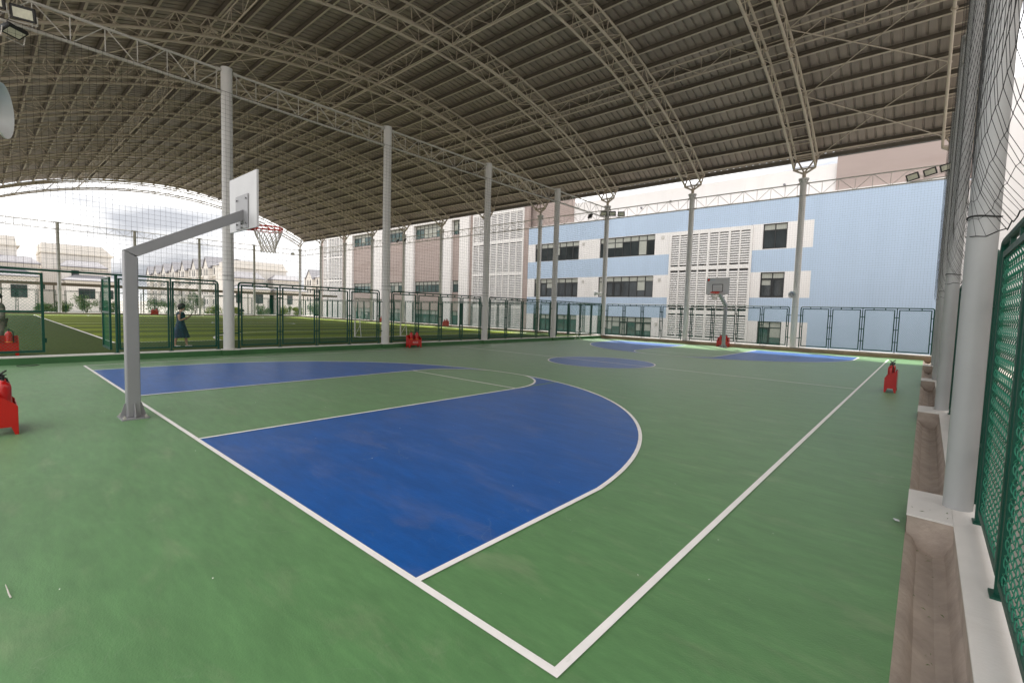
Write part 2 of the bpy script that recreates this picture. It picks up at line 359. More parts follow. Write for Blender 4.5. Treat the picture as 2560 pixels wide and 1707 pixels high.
struct(fl.build('football_lines', M['line']))

# drain channel along the right side
b = MB()
prof = [(16.18, -.004), (16.22, -.03), (16.26, -.11), (16.36, -.15), (16.43, -.12), (16.474, .0), (16.476, -.36), (16.181, -.36)]
ys = [-2.6 + .5 * i for i in range(60)] + [27.35]
b.loft([[(x + random.uniform(-.004, .004) * (1 if 0 < i < 6 else 0), y, z) for i, (x, z) in enumerate(prof)] for y in ys])
struct(b.build('drain_channel', M['concrete'], smooth=True))

# kerbs
GK = 'low kerb walls round the courts'
k = thing('kerb_wall', 'low green kerb with a white top between basketball court and turf', 'kerb', group=GK)
b = MB(); b.box(-1.3, -1.0, -2.6, 27.35, -.36, .17); b.build('kerb_body', M['kerbgreen'], k)
b = MB(); b.box(-1.303, -.997, -2.6, 27.35, .1705, .20)
for y in (3.75, 9.77, 15.79, 21.81): b.box(-.996, -.93, y - .25, y + .25, .17, .197)
b.build('kerb_top', M['kerbwhite'], k)
b = MB()
for y in (3.75, 9.77, 15.79, 21.81): b.box(-.998, -.93, y - .25, y + .25, -.01, .169)
b.build('pier', M['kerbgreen'], k)
k = thing('kerb_wall', 'low bare brown kerb with a white top under the far fence', 'kerb', group=GK)
b = MB(); b.box(-49.2, -1.0, 27.35, 27.95, -.36, .20); b.box(-1.0, 17.3, 27.35, 27.95, -.36, .16); b.build('kerb_body', M['brownkerb'], k)
b = MB(); b.box(-49.2, 17.3, 27.46, 27.953, .201, .23); b.build('kerb_top', M['kerbwhite'], k)
k = thing('kerb_wall', 'low kerb with a white top under the end fence beyond the football turf', 'kerb', group=GK)
b = MB(); b.box(-49.2, -48.6, -2.6, 27.34, -.36, .22); b.build('kerb_body', M['brownkerb'], k)
b = MB(); b.box(-49.15, -48.597, -2.6, 27.34, .2205, .25); b.build('kerb_top', M['kerbwhite'], k)
k = thing('kerb_wall', 'white topped kerb beside the concrete drain on the right with post piers', 'kerb', group=GK)
b = MB(); b.box(16.47, 16.66, -2.6, 27.34, -.36, .14); 
RY = [3.78, 9.88, 15.95, 22.05]
for y in RY:
    b.prism([(16.185, y - .48), (16.475, y - .50), (16.475, y + .28), (16.185, y + .28)], lambda u, v, d: (u, v, d), -.30, .142)
b.build('kerb_body', M['concrete'], k)
b = MB(); b.box(16.466, 16.663, -2.6, 27.34, .1405, .158)
for y in RY: b.prism([(16.18, y - .485), (16.465, y - .505), (16.465, y + .285), (16.18, y + .285)], lambda u, v, d: (u, v, d), .1425, .157)
b.build('kerb_top', M['kerbwhite'], k)

# ------------------------------------------------------------------ roof
YC = 12.8
def arcz(y, R, ap): return ap - R + math.sqrt(R * R - (y - YC) ** 2)
def arcpts(R, ap, y0, y1, n):
    a0 = math.asin((y0 - YC) / R); a1 = math.asin((y1 - YC) / R)
    return [(YC + R * math.sin(a0 + (a1 - a0) * i / n), ap - R + R * math.cos(a0 + (a1 - a0) * i / n)) for i in range(n + 1)]
AX = [16.71 - 5.965 * i for i in range(12)]
roof = thing('barrel_roof', 'wide brown arched steel roof covering both the basketball court and football turf', 'roof')
b = MB(); RS, AS = 32.88, 14.80
pts = arcpts(RS, AS, -3.0, 28.75, 44); xs = []; x = -50.0; pitch = .36
while x < 17.95:
    xs += [(x, 0), (x + .26, 0), (x + .28, .05), (x + .335, .05)]; x += pitch
verts = []; m = len(xs)
for (y, z) in pts:
    a = math.asin((y - YC) / RS)
    for (xx, h) in xs: verts.append((xx, y + h * math.sin(a), z + h * math.cos(a)))
b.add(verts, [(j * m + i, j * m + i + 1, (j + 1) * m + i + 1, (j + 1) * m + i) for j in range(len(pts) - 1) for i in range(m - 1)])
b.build('roof_sheet', M['sheet'], roof)
PA = arcpts(RS - .105, AS - .105, -2.75, 28.35, 30)
for i, (y, z) in enumerate(PA):
    a = math.asin((y - YC) / (RS - .1)); n = Vector((0, math.sin(a), math.cos(a))); t = Vector((0, math.cos(a), -math.sin(a)))
    p = MB(); c = Vector((0, y, z))
    for (u0, u1, v0, v1) in ((-.006, .006, -.097, .097), (.007, .06, -.097, -.087), (-.06, -.007, .087, .097)):
        q = [c + t * u0 + n * v0, c + t * u1 + n * v0, c + t * u1 + n * v1, c + t * u0 + n * v1]
        p.loft([[(-49.95, v.y, v.z) for v in q], [(17.85, v.y, v.z) for v in q]])
    nf = len(p.f)
    q = [c + t * .0605 + n * -.101, c + t * -.03 + n * -.101, c + t * -.03 + n * -.0975, c + t * .0605 + n * -.0975]
    p.loft([[(-49.95, v.y, v.z) for v in q], [(17.85, v.y, v.z) for v in q]])
    po_ = p.build('purlin', M['purlin'], roof); po_.data.materials.append(M['steel'])
    for k in range(nf, len(po_.data.polygons)): po_.data.polygons[k].material_index = 1  # lower lip gets the paler steel, painted as a lit edge
def web(b, A, B, r, n=5): b.tube((A, B), r, n, False)
tm = MB(); NB = 28
bp = arcpts(31.7, 13.6, -2.15, 27.75, NB); tp = arcpts(32.42, 14.33, -2.65, 28.25, NB)
for s in (-.5, .5):
    tm.tube([(s, y, z) for y, z in bp], .058, 8); tm.tube([(s, y, z) for y, z in tp], .05, 8)
    for i in range(NB + 1):
        web(tm, (s, *bp[i]), (s, *tp[i]), .02)
        if i < NB:
            web(tm, (s, *bp[i]), (s, *tp[i + 1]), .018) if i % 2 else web(tm, (s, *tp[i]), (s, *bp[i + 1]), .018)
for i in range(NB + 1):
    web(tm, (-.5, *bp[i]), (.5, *bp[i]), .018); web(tm, (-.5, *tp[i]), (.5, *tp[i]), .02)
for yj in (7, 21):   # flange couplings in the chords
    for s in (-.5, .5):
        for P in (bp, tp):
            d = (Vector((0, *P[yj + 1])) - Vector((0, *P[yj]))).normalized(); c = Vector((s, *P[yj])) + d * .3
            tm.tube((c - d * .025, c + d * .025), .10, 10)
tmesh = tm.mesh('arch_truss', M['steel'], True)
for i, x in enumerate(AX):
    o = link(bpy.data.objects.new('arch_truss', tmesh)); o.parent = roof; o.location = (x, 0, 0)
for yy in (5.3, 12.8, 20.3):   # lengthwise tie trusses between the arches
    zb_, zt_ = arcz(yy, 31.7, 13.6), arcz(yy, 32.42, 14.33)
    for i in range(11):
        xa, xb = AX[i + 1] + .5, AX[i] - .5; t = MB()
        t.tube(((xa, yy, zb_), (xb, yy, zb_)), .03, 6); t.tube(((xa, yy, zt_), (xb, yy, zt_)), .03, 6)
        n = 4; ddx = (xb - xa) / n
        for j in range(n):
            p0, p1 = xa + j * ddx, xa + (j + 1) * ddx
            if j % 2: web(t, (p0, yy, zt_), (p1, yy, zb_), .016)
            else: web(t, (p0, yy, zb_), (p1, yy, zt_), .016)
            if j: web(t, (p0, yy, zb_), (p0, yy, zt_), .014)
        t.build('tie_truss', M['steel'], roof)
for i in (0, 4, 8):   # cross bracing of the roof plane
    xa, xb = AX[i + 1] + .5, AX[i] - .5
    yb = [28.1, 24.2, 20.2, 16.5, 12.8, 9.1, 5.4, 1.4, -2.5]; t = MB()
    for j in range(8):
        z0, z1 = arcz(yb[j], 32.4, 14.22), arcz(yb[j + 1], 32.4, 14.22)
        zm = arcz((yb[j] + yb[j + 1]) / 2, 32.4, 14.22)
        t.tube(((xa, yb[j], z0), ((xa + xb) / 2, (yb[j] + yb[j + 1]) / 2, zm), (xb, yb[j + 1], z1)), .022, 6)
        t.tube(((xb, yb[j], z0), ((xa + xb) / 2, (yb[j] + yb[j + 1]) / 2, zm - .045), (xa, yb[j + 1], z1)), .022, 6)
        for xx, yy, zz in ((xa, yb[j], z0), (xb, yb[j], z0)): t.box(xx - .09, xx + .09, yy - .09, yy + .09, zz - .012, zz)
    t.build('cross_brace', M['steel'], roof)
b = MB()
for sgn, ye in ((1, 28.76), (-1, -3.01)):
    ze = arcz(28.75, RS, AS)
    y0, y1 = (ye, ye + .22) if sgn > 0 else (ye - .22, ye)
    b.box(-50.0, 17.95, y0, y0 + .02, ze - .2, ze + .02) if sgn > 0 else b.box(-50, 17.95, y1 - .02, y1, ze - .2, ze + .02)
    b.box(-50.0, 17.95, y0 + .021 if sgn > 0 else y0, y1 if sgn > 0 else y1 - .021, ze - .2, ze - .18)
b.build('eave_gutter', M['purlin'], roof)

# ------------------------------------------------------------------ columns
CG = 'grey steel roof columns'
def far_column(x, y, label, flip=1):
    c = thing('roof_column', label, 'column', (x, y, 0), group=CG)
    b = MB(); b.tube(((0, 0, .15), (0, 0, 9.2)), .158, 20); b.build('shaft', M['postgrey'], c, True)
    b = MB(); b.tube(((0, 0, 9.2), (0, 0, 9.235)), .25, 16); b.tube(((0, 0, 9.236), (0, 0, 9.27)), .25, 16)
    for k in range(8):
        a = k * PI / 4; b.prism([(.155, 8.98), (.155, 9.2), (.23, 9.2), (.23, 9.16)], lambda u, v, d, a=a: (u * math.cos(a) - d * math.sin(a), u * math.sin(a) + d * math.cos(a), v), -.006, .006)
    b.build('flange', M['postgrey'], c, True)
    b = MB(); b.tube(((0, 0, 9.27), (0, 0, 9.56)), .09, 12)
    top = (0, 0, 9.5); f = flip
    BL, BR, TL, TR = (-.5, -.05 * f, 9.77), (.5, -.05 * f, 9.77), (-.5, .45 * f, 10.52), (.5, .45 * f, 10.52)
    for p in (BL, BR): b.tube((top, p), .052, 8); 
    for p, q in ((BL, TL), (BR, TR), (BL, BR), (TL, TR)): b.tube((p, q), .045, 8)
    b.tube(((0, 0, 9.56), TL), .042, 8); b.tube(((0, 0, 9.56), TR), .042, 8)
    b.build('forked_head', M['steel'], c, True)
    return c
NET_Y = 27.62
cols = []
protoC = far_column(AX[0], 27.8, 'grey forked column at the right end of the far row, behind the net posts')
for i in range(1, 12):
    extra = {1: ' carrying a horn loudspeaker', 3: ' behind three floodlights', 11: ' at the corner'}.get(i, '')
    dup(protoC, (AX[i], 27.8, 0), 0, 'grey forked roof column, %s from the right in the far row%s' % (ORD[i], extra))
AXN = [a for a in AX]
for i in (1, 2):
    dup(protoC, (AX[i], -2.2, 0), PI, 'grey forked roof column on the near side, ' + ('holding the loudspeaker at the left' if i == 1 else 'left of the loudspeaker column'))
# posts between court and turf
PG = 'pale posts between court and turf'
CY = [3.75, 9.77, 15.79, 21.81]
def post(x, y, z0, z1, r, label, group, m='postgrey'):
    c = thing('net_post', label, 'post', (x, y, 0), group=group)
    b = MB(); b.tube(((0, 0, z0), (0, 0, z1)), r, 24); b.build('shaft', M[m], c, True)
    b = MB(); b.lathe([(r + .004, z1), (r + .004, z1 + .02), (.02, z1 + .035)], n=24); b.build('cap', M['postgrey'], c, True)
    b = MB(); 
    for zz in (2.62,): b.tube([((r + .006) * math.cos(a), (r + .006) * math.sin(a), zz + .008 * math.sin(a * 2)) for a in [2 * PI * k / 20 for k in range(20)]], .007, 5, closed=True)
    b.build('rope_tie', M['net'], c)
    return c
lab = ['nearest thick white post of the row before the turf, behind the near backboard', 'second thick white post before the turf, beside the red stand with lettering', 'third thick white post in the row between court and turf', 'fourth white post before the turf, nearest the far right corner floodlights']
p0 = post(-1.15, CY[0], .19, 9.18, .163, lab[0], PG)
for i in (1, 2, 3): dup(p0, (-1.15, CY[i], 0), 0, lab[i])
EG = 'slim posts along the far end of the turf'
pe = post(-48.85, -2.2 + 5.95, .2, 9.15, .14, 'slim post of the far end row, leftmost one in view', EG)
for i in range(1, 4): dup(pe, (-48.85, -2.2 + 5.95 + 6.05 * i, 0), 0, 'slim post of the far end row beyond the turf, %s from left' % ORD[i])
RG = 'slim grey posts on the right edge'
pr = post(16.505, RY[0], .15, 9.4, .098, 'nearest slim grey net post at the right edge on its pier', RG, 'postshade')
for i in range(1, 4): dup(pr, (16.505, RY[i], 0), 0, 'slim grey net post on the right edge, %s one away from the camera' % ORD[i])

# ------------------------------------------------------------------ lattice net beams
BG = 'lattice beams carrying the nets'
def beam(p, q, zt, zb, label, r=.032, n=8):
    p = Vector((p[0], p[1], 0)); q = Vector((q[0], q[1], 0)); d = (q - p); ln = d.length
    b = MB(); b.tube(((0, 0, zt), (ln, 0, zt)), r, 8); b.tube(((0, 0, zb), (ln, 0, zb)), r, 8)
    st = ln / n
    for j in range(n + 1):
        x = min(max(j * st, .12), ln - .12)
        b.tube(((x, 0, zb), (x, 0, zt)), .013, 5, False)
        if j < n:
            a, c = (zb, zt) if j % 2 else (zt, zb)
            b.tube(((j * st + .02, 0, a), ((j + 1) * st - .02, 0, c)), .014, 5, False)
    for x in (.06, ln - .06):
        for zz in (zt, zb): b.box(x - .06, x + .06, -.045, .045, zz - .04, zz + .04)
    o = b.build('lattice_beam', M['galv'], None, True); o.location = p; o.rotation_euler = (0, 0, math.atan2(d.y, d.x))
    return tag(o, label, 'beam', BG)
fb = beam((AX[1] + .15, 27.8), (AX[0] - .15, 27.8), 9.0, 8.36, 'grey lattice beam at the right end of the far row below the mauve wall')
for i in range(1, 11):
    o = fb.copy(); link(o); o.location = (AX[i + 1] + .15, 27.8, 0)
    o['label'] = 'grey lattice beam of the far row left of the %s column from right' % ORD[i]
ys = [-2.2] + CY + [27.8]
cb = None
for i in range(5):
    lb = ['pale lattice beam over the turf gate carrying the left floodlights', 'pale lattice beam between first and second white posts before the turf', 'pale lattice beam between second and third white posts before the turf', 'pale lattice beam between third and fourth white posts before the turf', 'pale lattice beam from the fourth white post to the far row'][i]
    o = beam((-1.15, ys[i] + .17), (-1.15, ys[i + 1] - .17), 9.1, 8.42, lb, .038)
ys = [-2.2, 3.75, 9.8, 15.85, 21.9, 27.8]
for i in range(5): beam((-48.85, ys[i] + .14), (-48.85, ys[i + 1] - .14), 9.12, 8.46, 'grey lattice beam across the far end of the turf, %s from left' % ORD[i])
ys = [-2.2] + RY + [27.65]
for i in range(5): beam((16.505, ys[i] + .1), (16.505, ys[i + 1] - .1), 9.3, 8.7, 'grey lattice beam along the right edge, %s bay from the camera' % ORD[i])

# ------------------------------------------------------------------ safety nets
NG = 'black safety nets'
def flat_net(name, P, horiz0, horiz1, z0, z1, step, r, label, sag=.02):
    b = MB(); n = int((horiz1 - horiz0) / step); nz = int((z1 - z0) / step)
    ph = random.random() * 9
    def off(h, z): return sag * (math.sin(h * 1.1 + ph) + .6 * math.sin(h * .37 + z * .9)) * math.sin(PI * (z - z0) / (z1 - z0))
    for i in range(n + 1):
        h = horiz0 + i * (horiz1 - horiz0) / n
        zz = [z0 + (z1 - z0) * k / 3 for k in range(4)]
        b.tube([P(h + .01 * math.sin(h * 7 + k), off(h, z), z) for k, z in enumerate(zz)], r, 3, False)
    K = max(4, int((horiz1 - horiz0) / 3))
    for j in range(nz + 1):
        z = z0 + j * (z1 - z0) / nz; rr = r * (2.2 if j in (0, nz) else 1)
        b.tube([P(horiz0 + (horiz1 - horiz0) * k / K, off(horiz0 + (horiz1 - horiz0) * k / K, z), z + .012 * math.sin(k * 1.7 + j)) for k in range(K + 1)], rr, 3, False)
    o = b.build(name, M['net']); return tag(o, label, 'net', NG)
flat_net('safety_net', lambda h, o, z: (-.965 + o, h, z), -2.3, 27.6, 2.46, 8.40, .135, .0029, 'black square net hanging between the basketball court and the football turf')
flat_net('safety_net', lambda h, o, z: (h, NET_Y + o, z), -.9, 16.3, 2.40, 8.34, .115, .0017, 'black square net in front of the blue school wall')
flat_net('safety_net', lambda h, o, z: (h, NET_Y + o, z), -48.7, -1.0, 2.46, 8.36, .14, .0021, 'black square net in front of the white and mauve school wing')
flat_net('safety_net', lambda h, o, z: (-48.66 + o, h, z), -2.3, 27.5, 2.46, 8.46, .15, .0034, 'black square net across the far end of the turf')
def draped():
    b = MB(); st = .135; y0, y1 = -2.2, 27.5; z0, z1 = 2.46, 8.9
    n = int((y1 - y0) / st); nz = int((z1 - z0) / st)
    def P(i, j):
        y = y0 + (y1 - y0) * i / n; z = z0 + (z1 - z0) * j / nz; t = (z - z0) / (z1 - z0)
        a = min(abs(y - yy) for yy in RY); bulge = min(1, a / 1.5)
        x = 16.398 - .022 * bulge - .012 * math.sin(y * 2.1 + z * .7) * bulge + .21 * min(1, a / .5) * max(0, 1 - (z - z0) / .55) ** 2
        y += .03 * math.sin(z * 1.3 + y) + .02 * math.sin(i * 2.3)
        z += -.05 * math.sin(PI * min(1, a / 3)) * (1 - t) + .014 * math.sin(i * 1.9 + j * .7)
        return (x, y, z)
    rad = lambda i: .0017 if P(i, 0)[1] < 5.5 else (.0011 if P(i, 0)[1] < 9 else .0006)
    for i in range(n + 1): b.tube([P(i, j) for j in range(0, nz + 1, 1)], rad(i), 3, False)
    for j in range(nz + 1): b.tube([P(i, j) for i in range(n + 1)], [rad(i) * 1.15 for i in range(n + 1)] if j else .005, 3, False)
    for i in range(20, 60):
        for j in range(1, nz):
            p = Vector(P(i, j)); r = .0032
            b.add([p + Vector(v) * r for v in ((1, 0, 0), (-1, 0, 0), (0, 1, 0), (0, -1, 0), (0, 0, 1.4), (0, 0, -1.4))], [(0, 2, 4), (2, 1, 4), (1, 3, 4), (3, 0, 4), (2, 0, 5), (1, 2, 5), (3, 1, 5), (0, 3, 5)])
    tag(b.build('safety_net', M['net']), 'black knotted net draped over the slim posts at the right edge', 'net', NG)
draped()

# ------------------------------------------------------------------ green mesh fences
FG = 'green wire mesh fence bays'
BAY, NP = 5.4, 4; PW = BAY / NP; ZT, ZB = 2.41, .2
def chain(w, h, sp, r):
    b = MB()
    for sgn in (1, -1):
        k = -h
        while k < w:
            x0, zz0 = k, 0.; x1, zz1 = k + h, h
            if x0 < 0: zz0 = -x0; x0 = 0.
            if x1 > w: zz1 = h - (x1 - w); x1 = w
            if x1 > x0 + .01:
                if sgn > 0: b.wire((x0, -.002, zz0), (x1, -.002, zz1), r)
                else: b.wire((w - x0, .002, zz0), (w - x1, .002, zz1), r)
            k += sp
    return b
def pframe(b, x0, x1, z0, z1, t=.045, d=.032):
    b.box(x0, x0 + t, -d / 2, d / 2, z0, z1); b.box(x1 - t, x1, -d / 2, d / 2, z0, z1)
    b.box(x0 + t, x1 - t, -d / 2, d / 2, z0, z0 + t); b.box(x0 + t, x1 - t, -d / 2, d / 2, z1 - t, z1)
PF = MB(); pframe(PF, .07, PW - .07, .29, 2.33); PFm = PF.mesh('panel_frame', M['darkgreen'])
CH = chain(PW - .23, 1.95, .082, .0026); CHm = CH.mesh('wire_mesh', M['meshgreen'])
def woven(w, h):
    b = MB(); p = .052; n = int(w / p); seg = int(h / p) * 6
    for i in range(n + 1):
        pts = []
        for k in range(seg + 1):
            t = k / 6.; ph = t % 2; tri = ph if ph < 1 else 2 - ph; tri = tri * tri * (3 - 2 * tri)
            x = i * p + (tri - .5) * p * 1.16 + .002 * math.sin(i * 1.3 + k * .11); y = .009 * math.sin(PI * t + (PI if i % 2 else 0) * 0 + .6) * (1 if i % 2 else -1)
            pts.append((x, y, h * k / seg))
        b.tube(pts, .0030, 5, False)
    return b
WVm = woven(PW - .23, 1.95).mesh('wire_mesh', M['meshgreen'], True)
def rail(b, panels, x0=0., x1=BAY):
    R = .028; c = .09
    def arc(cx, cz, a0, a1): return [(cx + c * math.cos(a0 + (a1 - a0) * k / 5), 0, cz + c * math.sin(a0 + (a1 - a0) * k / 5)) for k in range(6)]
    b.tube([(x0, 0, ZB)] + [(x0, 0, 1.0)] + arc(x0 + c, ZT - c, PI, PI / 2) + arc(x1 - c, ZT - c, PI / 2, 0) + [(x1, 0, 1.0), (x1, 0, ZB)], R, 10)
    for i in range(1, panels): 
        x = x0 + PW * i; b.tube(((x, 0, ZB), (x, 0, ZT - R)), .022, 8); b.box(x - .06, x + .06, -.04, .04, ZB - .02, ZB + .012)
    for x in (x0, x1): b.box(x - .06, x + .06, -.04, .04, ZB - .02, ZB + .012)
    for i in range(panels):
        for xx in (x0 + PW * i + .02, x0 + PW * (i + 1) - .08):
            for zz in (.75, 1.35, 1.95): b.box(xx, xx + .06, -.012, .012, zz - .02, zz + .02)
        for xx in (x0 + PW * (i + .33), x0 + PW * (i + .67)): b.box(xx - .02, xx + .02, -.014, .014, 2.325, ZT - .01)
    for zz in (.72, 1.95): b.box(x0 - .2, x0 - .02, -.014, .014, zz - .018, zz + .018); b.box(x1 + .02, x1 + .2, -.014, .014, zz - .018, zz + .018)
RLm = MB(); rail(RLm, NP); RLm = RLm.mesh('pipe_frame', M['darkgreen'], True)
def fence(loc, rz, label, near=()):
    f = thing('mesh_fence', label, 'fence', loc, rz, FG)
    o = link(bpy.data.objects.new('pipe_frame', RLm)); o.parent = f
    for i in range(NP):
        pf = link(bpy.data.objects.new('panel_frame', PFm)); pf.parent = f; pf.location = (PW * i, 0, 0)
        wm = link(bpy.data.objects.new('wire_mesh', WVm if i in near else CHm)); wm.parent = pf; wm.location = (.115, 0, .335)
    return f
for i in range(11):
    lb = 'green wire fence of the far side, %s' % ('bay at the right before plain blue wall' if i == 0 else 'bay left of the %s column from right' % ORD[i])
    fence((AX[i + 1] + .29, 27.8, .0), 0, lb)
for i in range(3): fence((-1.15, CY[i] + .30, 0), PI / 2, 'green wire fence before the turf between %s and %s white posts' % (ORD[i], ORD[i + 1]))
fence((-1.15, CY[3] + .30, 0), PI / 2, 'green wire fence before the turf beyond the fourth white post')
for i in range(5): fence((-48.85, -2.2 + .29 + 6.05 * i, .04), PI / 2, 'dark wire fence across the far end of the turf, %s bay from left' % ORD[i])
fence((16.62, -1.93, -.04), PI / 2, 'nearest green wire fence bay at the right edge beside the camera', (1, 2, 3))
for i in range(4): fence((16.62, RY[i] + .28, -.04), PI / 2, 'green wire fence on the right edge beyond the %s slim post' % ORD[i])
# gate bay before the turf
g = thing('mesh_fence', 'green wire fence left of the nearest white post with a rail over the gate', 'fence', (-1.15, 0, 0), PI / 2, FG)
b = MB(); R = .028
b.tube([(-2.05, 0, 2.44), (3.35, 0, 2.41), (3.41, 0, 2.38), (3.44, 0, 2.31), (3.44, 0, .2)], R, 10)
b.tube(((2.16, 0, .2), (2.16, 0, 2.40)), .022, 8); b.tube(((.87, 0, .2), (.87, 0, 2.41)), .035, 10)
for x in (.87, 2.16, 3.44): b.box(x - .06, x + .06, -.04, .04, .18, .212)
for zz in (.72, 1.95): b.box(3.46, 3.6, -.014, .014, zz - .018, zz + .018)
b.build('pipe_frame', M['darkgreen'], g, True)
for x in (.84, 2.12):
    pf = link(bpy.data.objects.new('panel_frame', PFm)); pf.parent = g; pf.location = (x, 0, 0)
    wm = link(bpy.data.objects.new('wire_mesh', CHm)); wm.parent = pf; wm.location = (.115, 0, .335)
GG = 'green gate leaves to the turf'
def leaf(label, loc, rz):
    f = thing('gate_leaf', label, 'gate', loc, rz, GG)
    b = MB(); pframe(b, 0, 1.34, .29, 2.36, .055, .05); b.box(.055, 1.285, -.025, .025, 1.32, 1.375); b.build('gate_frame', M['darkgreen'], f)
    for z0, h in ((.345, .97), (1.38, .92)):
        c = chain(1.23, h, .082, .0026); o = c.build('wire_mesh', M['meshgreen'], f); o.location = (.055, 0, z0)
    b = MB()
    for zz in (.6, 2.0): b.tube(((1.36, 0, zz - .06), (1.36, 0, zz + .06)), .018, 8)
    b.build('hinge', M['darkgreen'], f)
leaf('closed green gate leaf with a middle rail at the left edge', (-1.15, -1.94, 0), PI / 2)
leaf('green gate leaf folded open and seen edge on beside the near hoop post', (-1.20, .74, 0), PI * .995)

# ------------------------------------------------------------------ basketball hoops
HG = 'grey basketball hoops'
def hoop(loc, rz, label, front):
    h = thing('basketball_hoop', label, 'basketball hoop', loc, rz, HG)
    s = .08
    b = MB(); b.bevbox(-s, s, -s, s, .02, 2.30, .012)
    b.v = [(x, y, z + (.127 if z > 2 and y < 0 else (.052 if z > 2 else 0))) for x, y, z in b.v]
    b.build('post', M['hoopgrey'], h)
    b = MB()
    b.prism([(-.083, 2.437), (.083, 2.362), (1.485, 3.10), (1.485, 3.275)], lambda u, v, d: (d, u, v), -.0755, .0755)
    b.build('arm', M['hoopgrey'], h)
    b = MB(); b.box(-.19, .19, -.16, .16, 0, .02)
    for sx, sy in ((1, 0), (-1, 0), (0, 1), (0, -1)):
        b.prism([(.086, .0205), (.175 if sx else .15, .0205), (.175 if sx else .15, .05), (.10, .22), (.086, .22)],
                lambda u, v, d, sx=sx, sy=sy: (sx * u + (-sy) * d, sy * u + sx * d, v), -.006, .006)
    b.build('base_plate', M['hoopgrey'], h)
    for sx in (-1, 1):
        for sy in (-1, 1):
            b = MB(); b.tube(((sx * .15, sy * .125, .02), (sx * .15, sy * .125, .042)), .022, 6); b.tube(((sx * .15, sy * .125, .042), (sx * .15, sy * .125, .06)), .011, 8); b.build('bolt', M['galv'], h)
    b = MB(); b.box(-.27, .27, 1.487, 1.50, 2.97, 3.52)
    for bx, bz in ((-.2, 3.45), (.2, 3.45), (-.2, 3.05), (.2, 3.05), (0, 3.05), (0, 2.99)): b.tube(((bx, 1.465, bz), (bx, 1.486, bz)), .016, 6)
    b.build('mounting_plate', M['hoopgrey'], h)
    bd = MB(); bd.prism([(-.6, 2.95), (.6, 2.95), (.6, 3.85), (-.6, 3.85)], lambda u, v, d: (u, d, v), 1.503, 1.535); bd = bd.build('backboard', M['board'], h)
    if front:
        bo = MB(); x0, x1, z0, z1, t, yy = -.28, .28, 3.08, 3.50, .032, 1.539
        for q in ((x0, x1, z1 - t, z1), (x0, x1, z0, z0 + t), (x0, x0 + t, z0 + t, z1 - t), (x1 - t, x1, z0 + t, z1 - t)): bo.quad((q[0], yy, q[2]), (q[1], yy, q[2]), (q[1], yy, q[3]), (q[0], yy, q[3]))
        bo.build('target_square', M['black'], bd)
        e = MB(); cx, cz = .485, 3.73
        e.lathe([(.03, 1.539), (.058, 1.539), (.058, 1.540), (.03, 1.5405)], (cx, 0, cz), 18, 'y'); e.build('emblem', M['rim'], bd)
        e = MB(); e.lathe([(.0, 1.5385), (.07, 1.5385), (.07, 1.5388), (.0, 1.5388)], (cx, 0, cz), 18, 'y'); e.build('emblem', M['frame'], bd)
        e = MB()
        for zz in (3.745, 3.71):
            xx = .39
            while xx > .17: e.quad((xx, 1.539, zz), (xx - .018, 1.539, zz), (xx - .018, 1.539, zz + .02), (xx, 1.539, zz + .02)); xx -= .026
        e.build('lettering', M['wblue'], bd)
    b = MB(); cy = 1.535 + .15 + .225
    ring = lambda z, r: [(r * math.cos(2 * PI * k / 28), cy + r * math.sin(2 * PI * k / 28), z) for k in range(28)]
    b.tube(ring(3.05, .228), .013, 8, closed=True); b.tube(ring(3.0, .222), .009, 6, closed=True)
    for k in range(14):
        a = 2 * PI * k / 14; a2 = a + PI / 14
        b.tube(((.228 * math.cos(a), cy + .228 * math.sin(a), 3.045), (.222 * math.cos(a2), cy + .222 * math.sin(a2), 3.0)), .006, 4, False)
    for sx in (-1, 1):
        b.tube(((sx * .09, 1.54, 3.045), (sx * .10, cy - .2, 3.045)), .011, 6); b.tube(((sx * .075, 1.54, 2.97), (sx * .16, cy - .15, 2.998)), .009, 6); b.tube(((sx * .09, 1.54, 3.0), (sx * .1, cy - .2, 3.0)), .009, 6)
    b.box(-.11, .11, 1.5395, 1.55, 2.96, 3.06)
    rim = b.build('rim', M['rim'], h, True)
    b = MB(); prof = [(.222, 3.0), (.195, 2.905), (.16, 2.82), (.132, 2.745), (.115, 2.68), (.122, 2.625)]; n = 14
    for i in range(len(prof) - 1):
        (r0, z0), (r1, z1) = prof[i], prof[i + 1]
        for k in range(n):
            a = 2 * PI * (k + .5 * (i % 2)) / n
            for d in (-1, 1):
                a2 = a + d * PI / n
                b.tube(((r0 * math.cos(a), cy + r0 * math.sin(a), z0), (r1 * math.cos(a2), cy + r1 * math.sin(a2), z1)), .0066, 5, False)
    b.build('hoop_net', M['cord'], h)
    return h
hoop((7.5, -.28, 0), 0, 'near grey cantilever basketball hoop seen from behind, at the left', False)
hoop((7.6, 26.25, 0), PI, 'far grey basketball hoop facing the camera with a black square on its board', True)

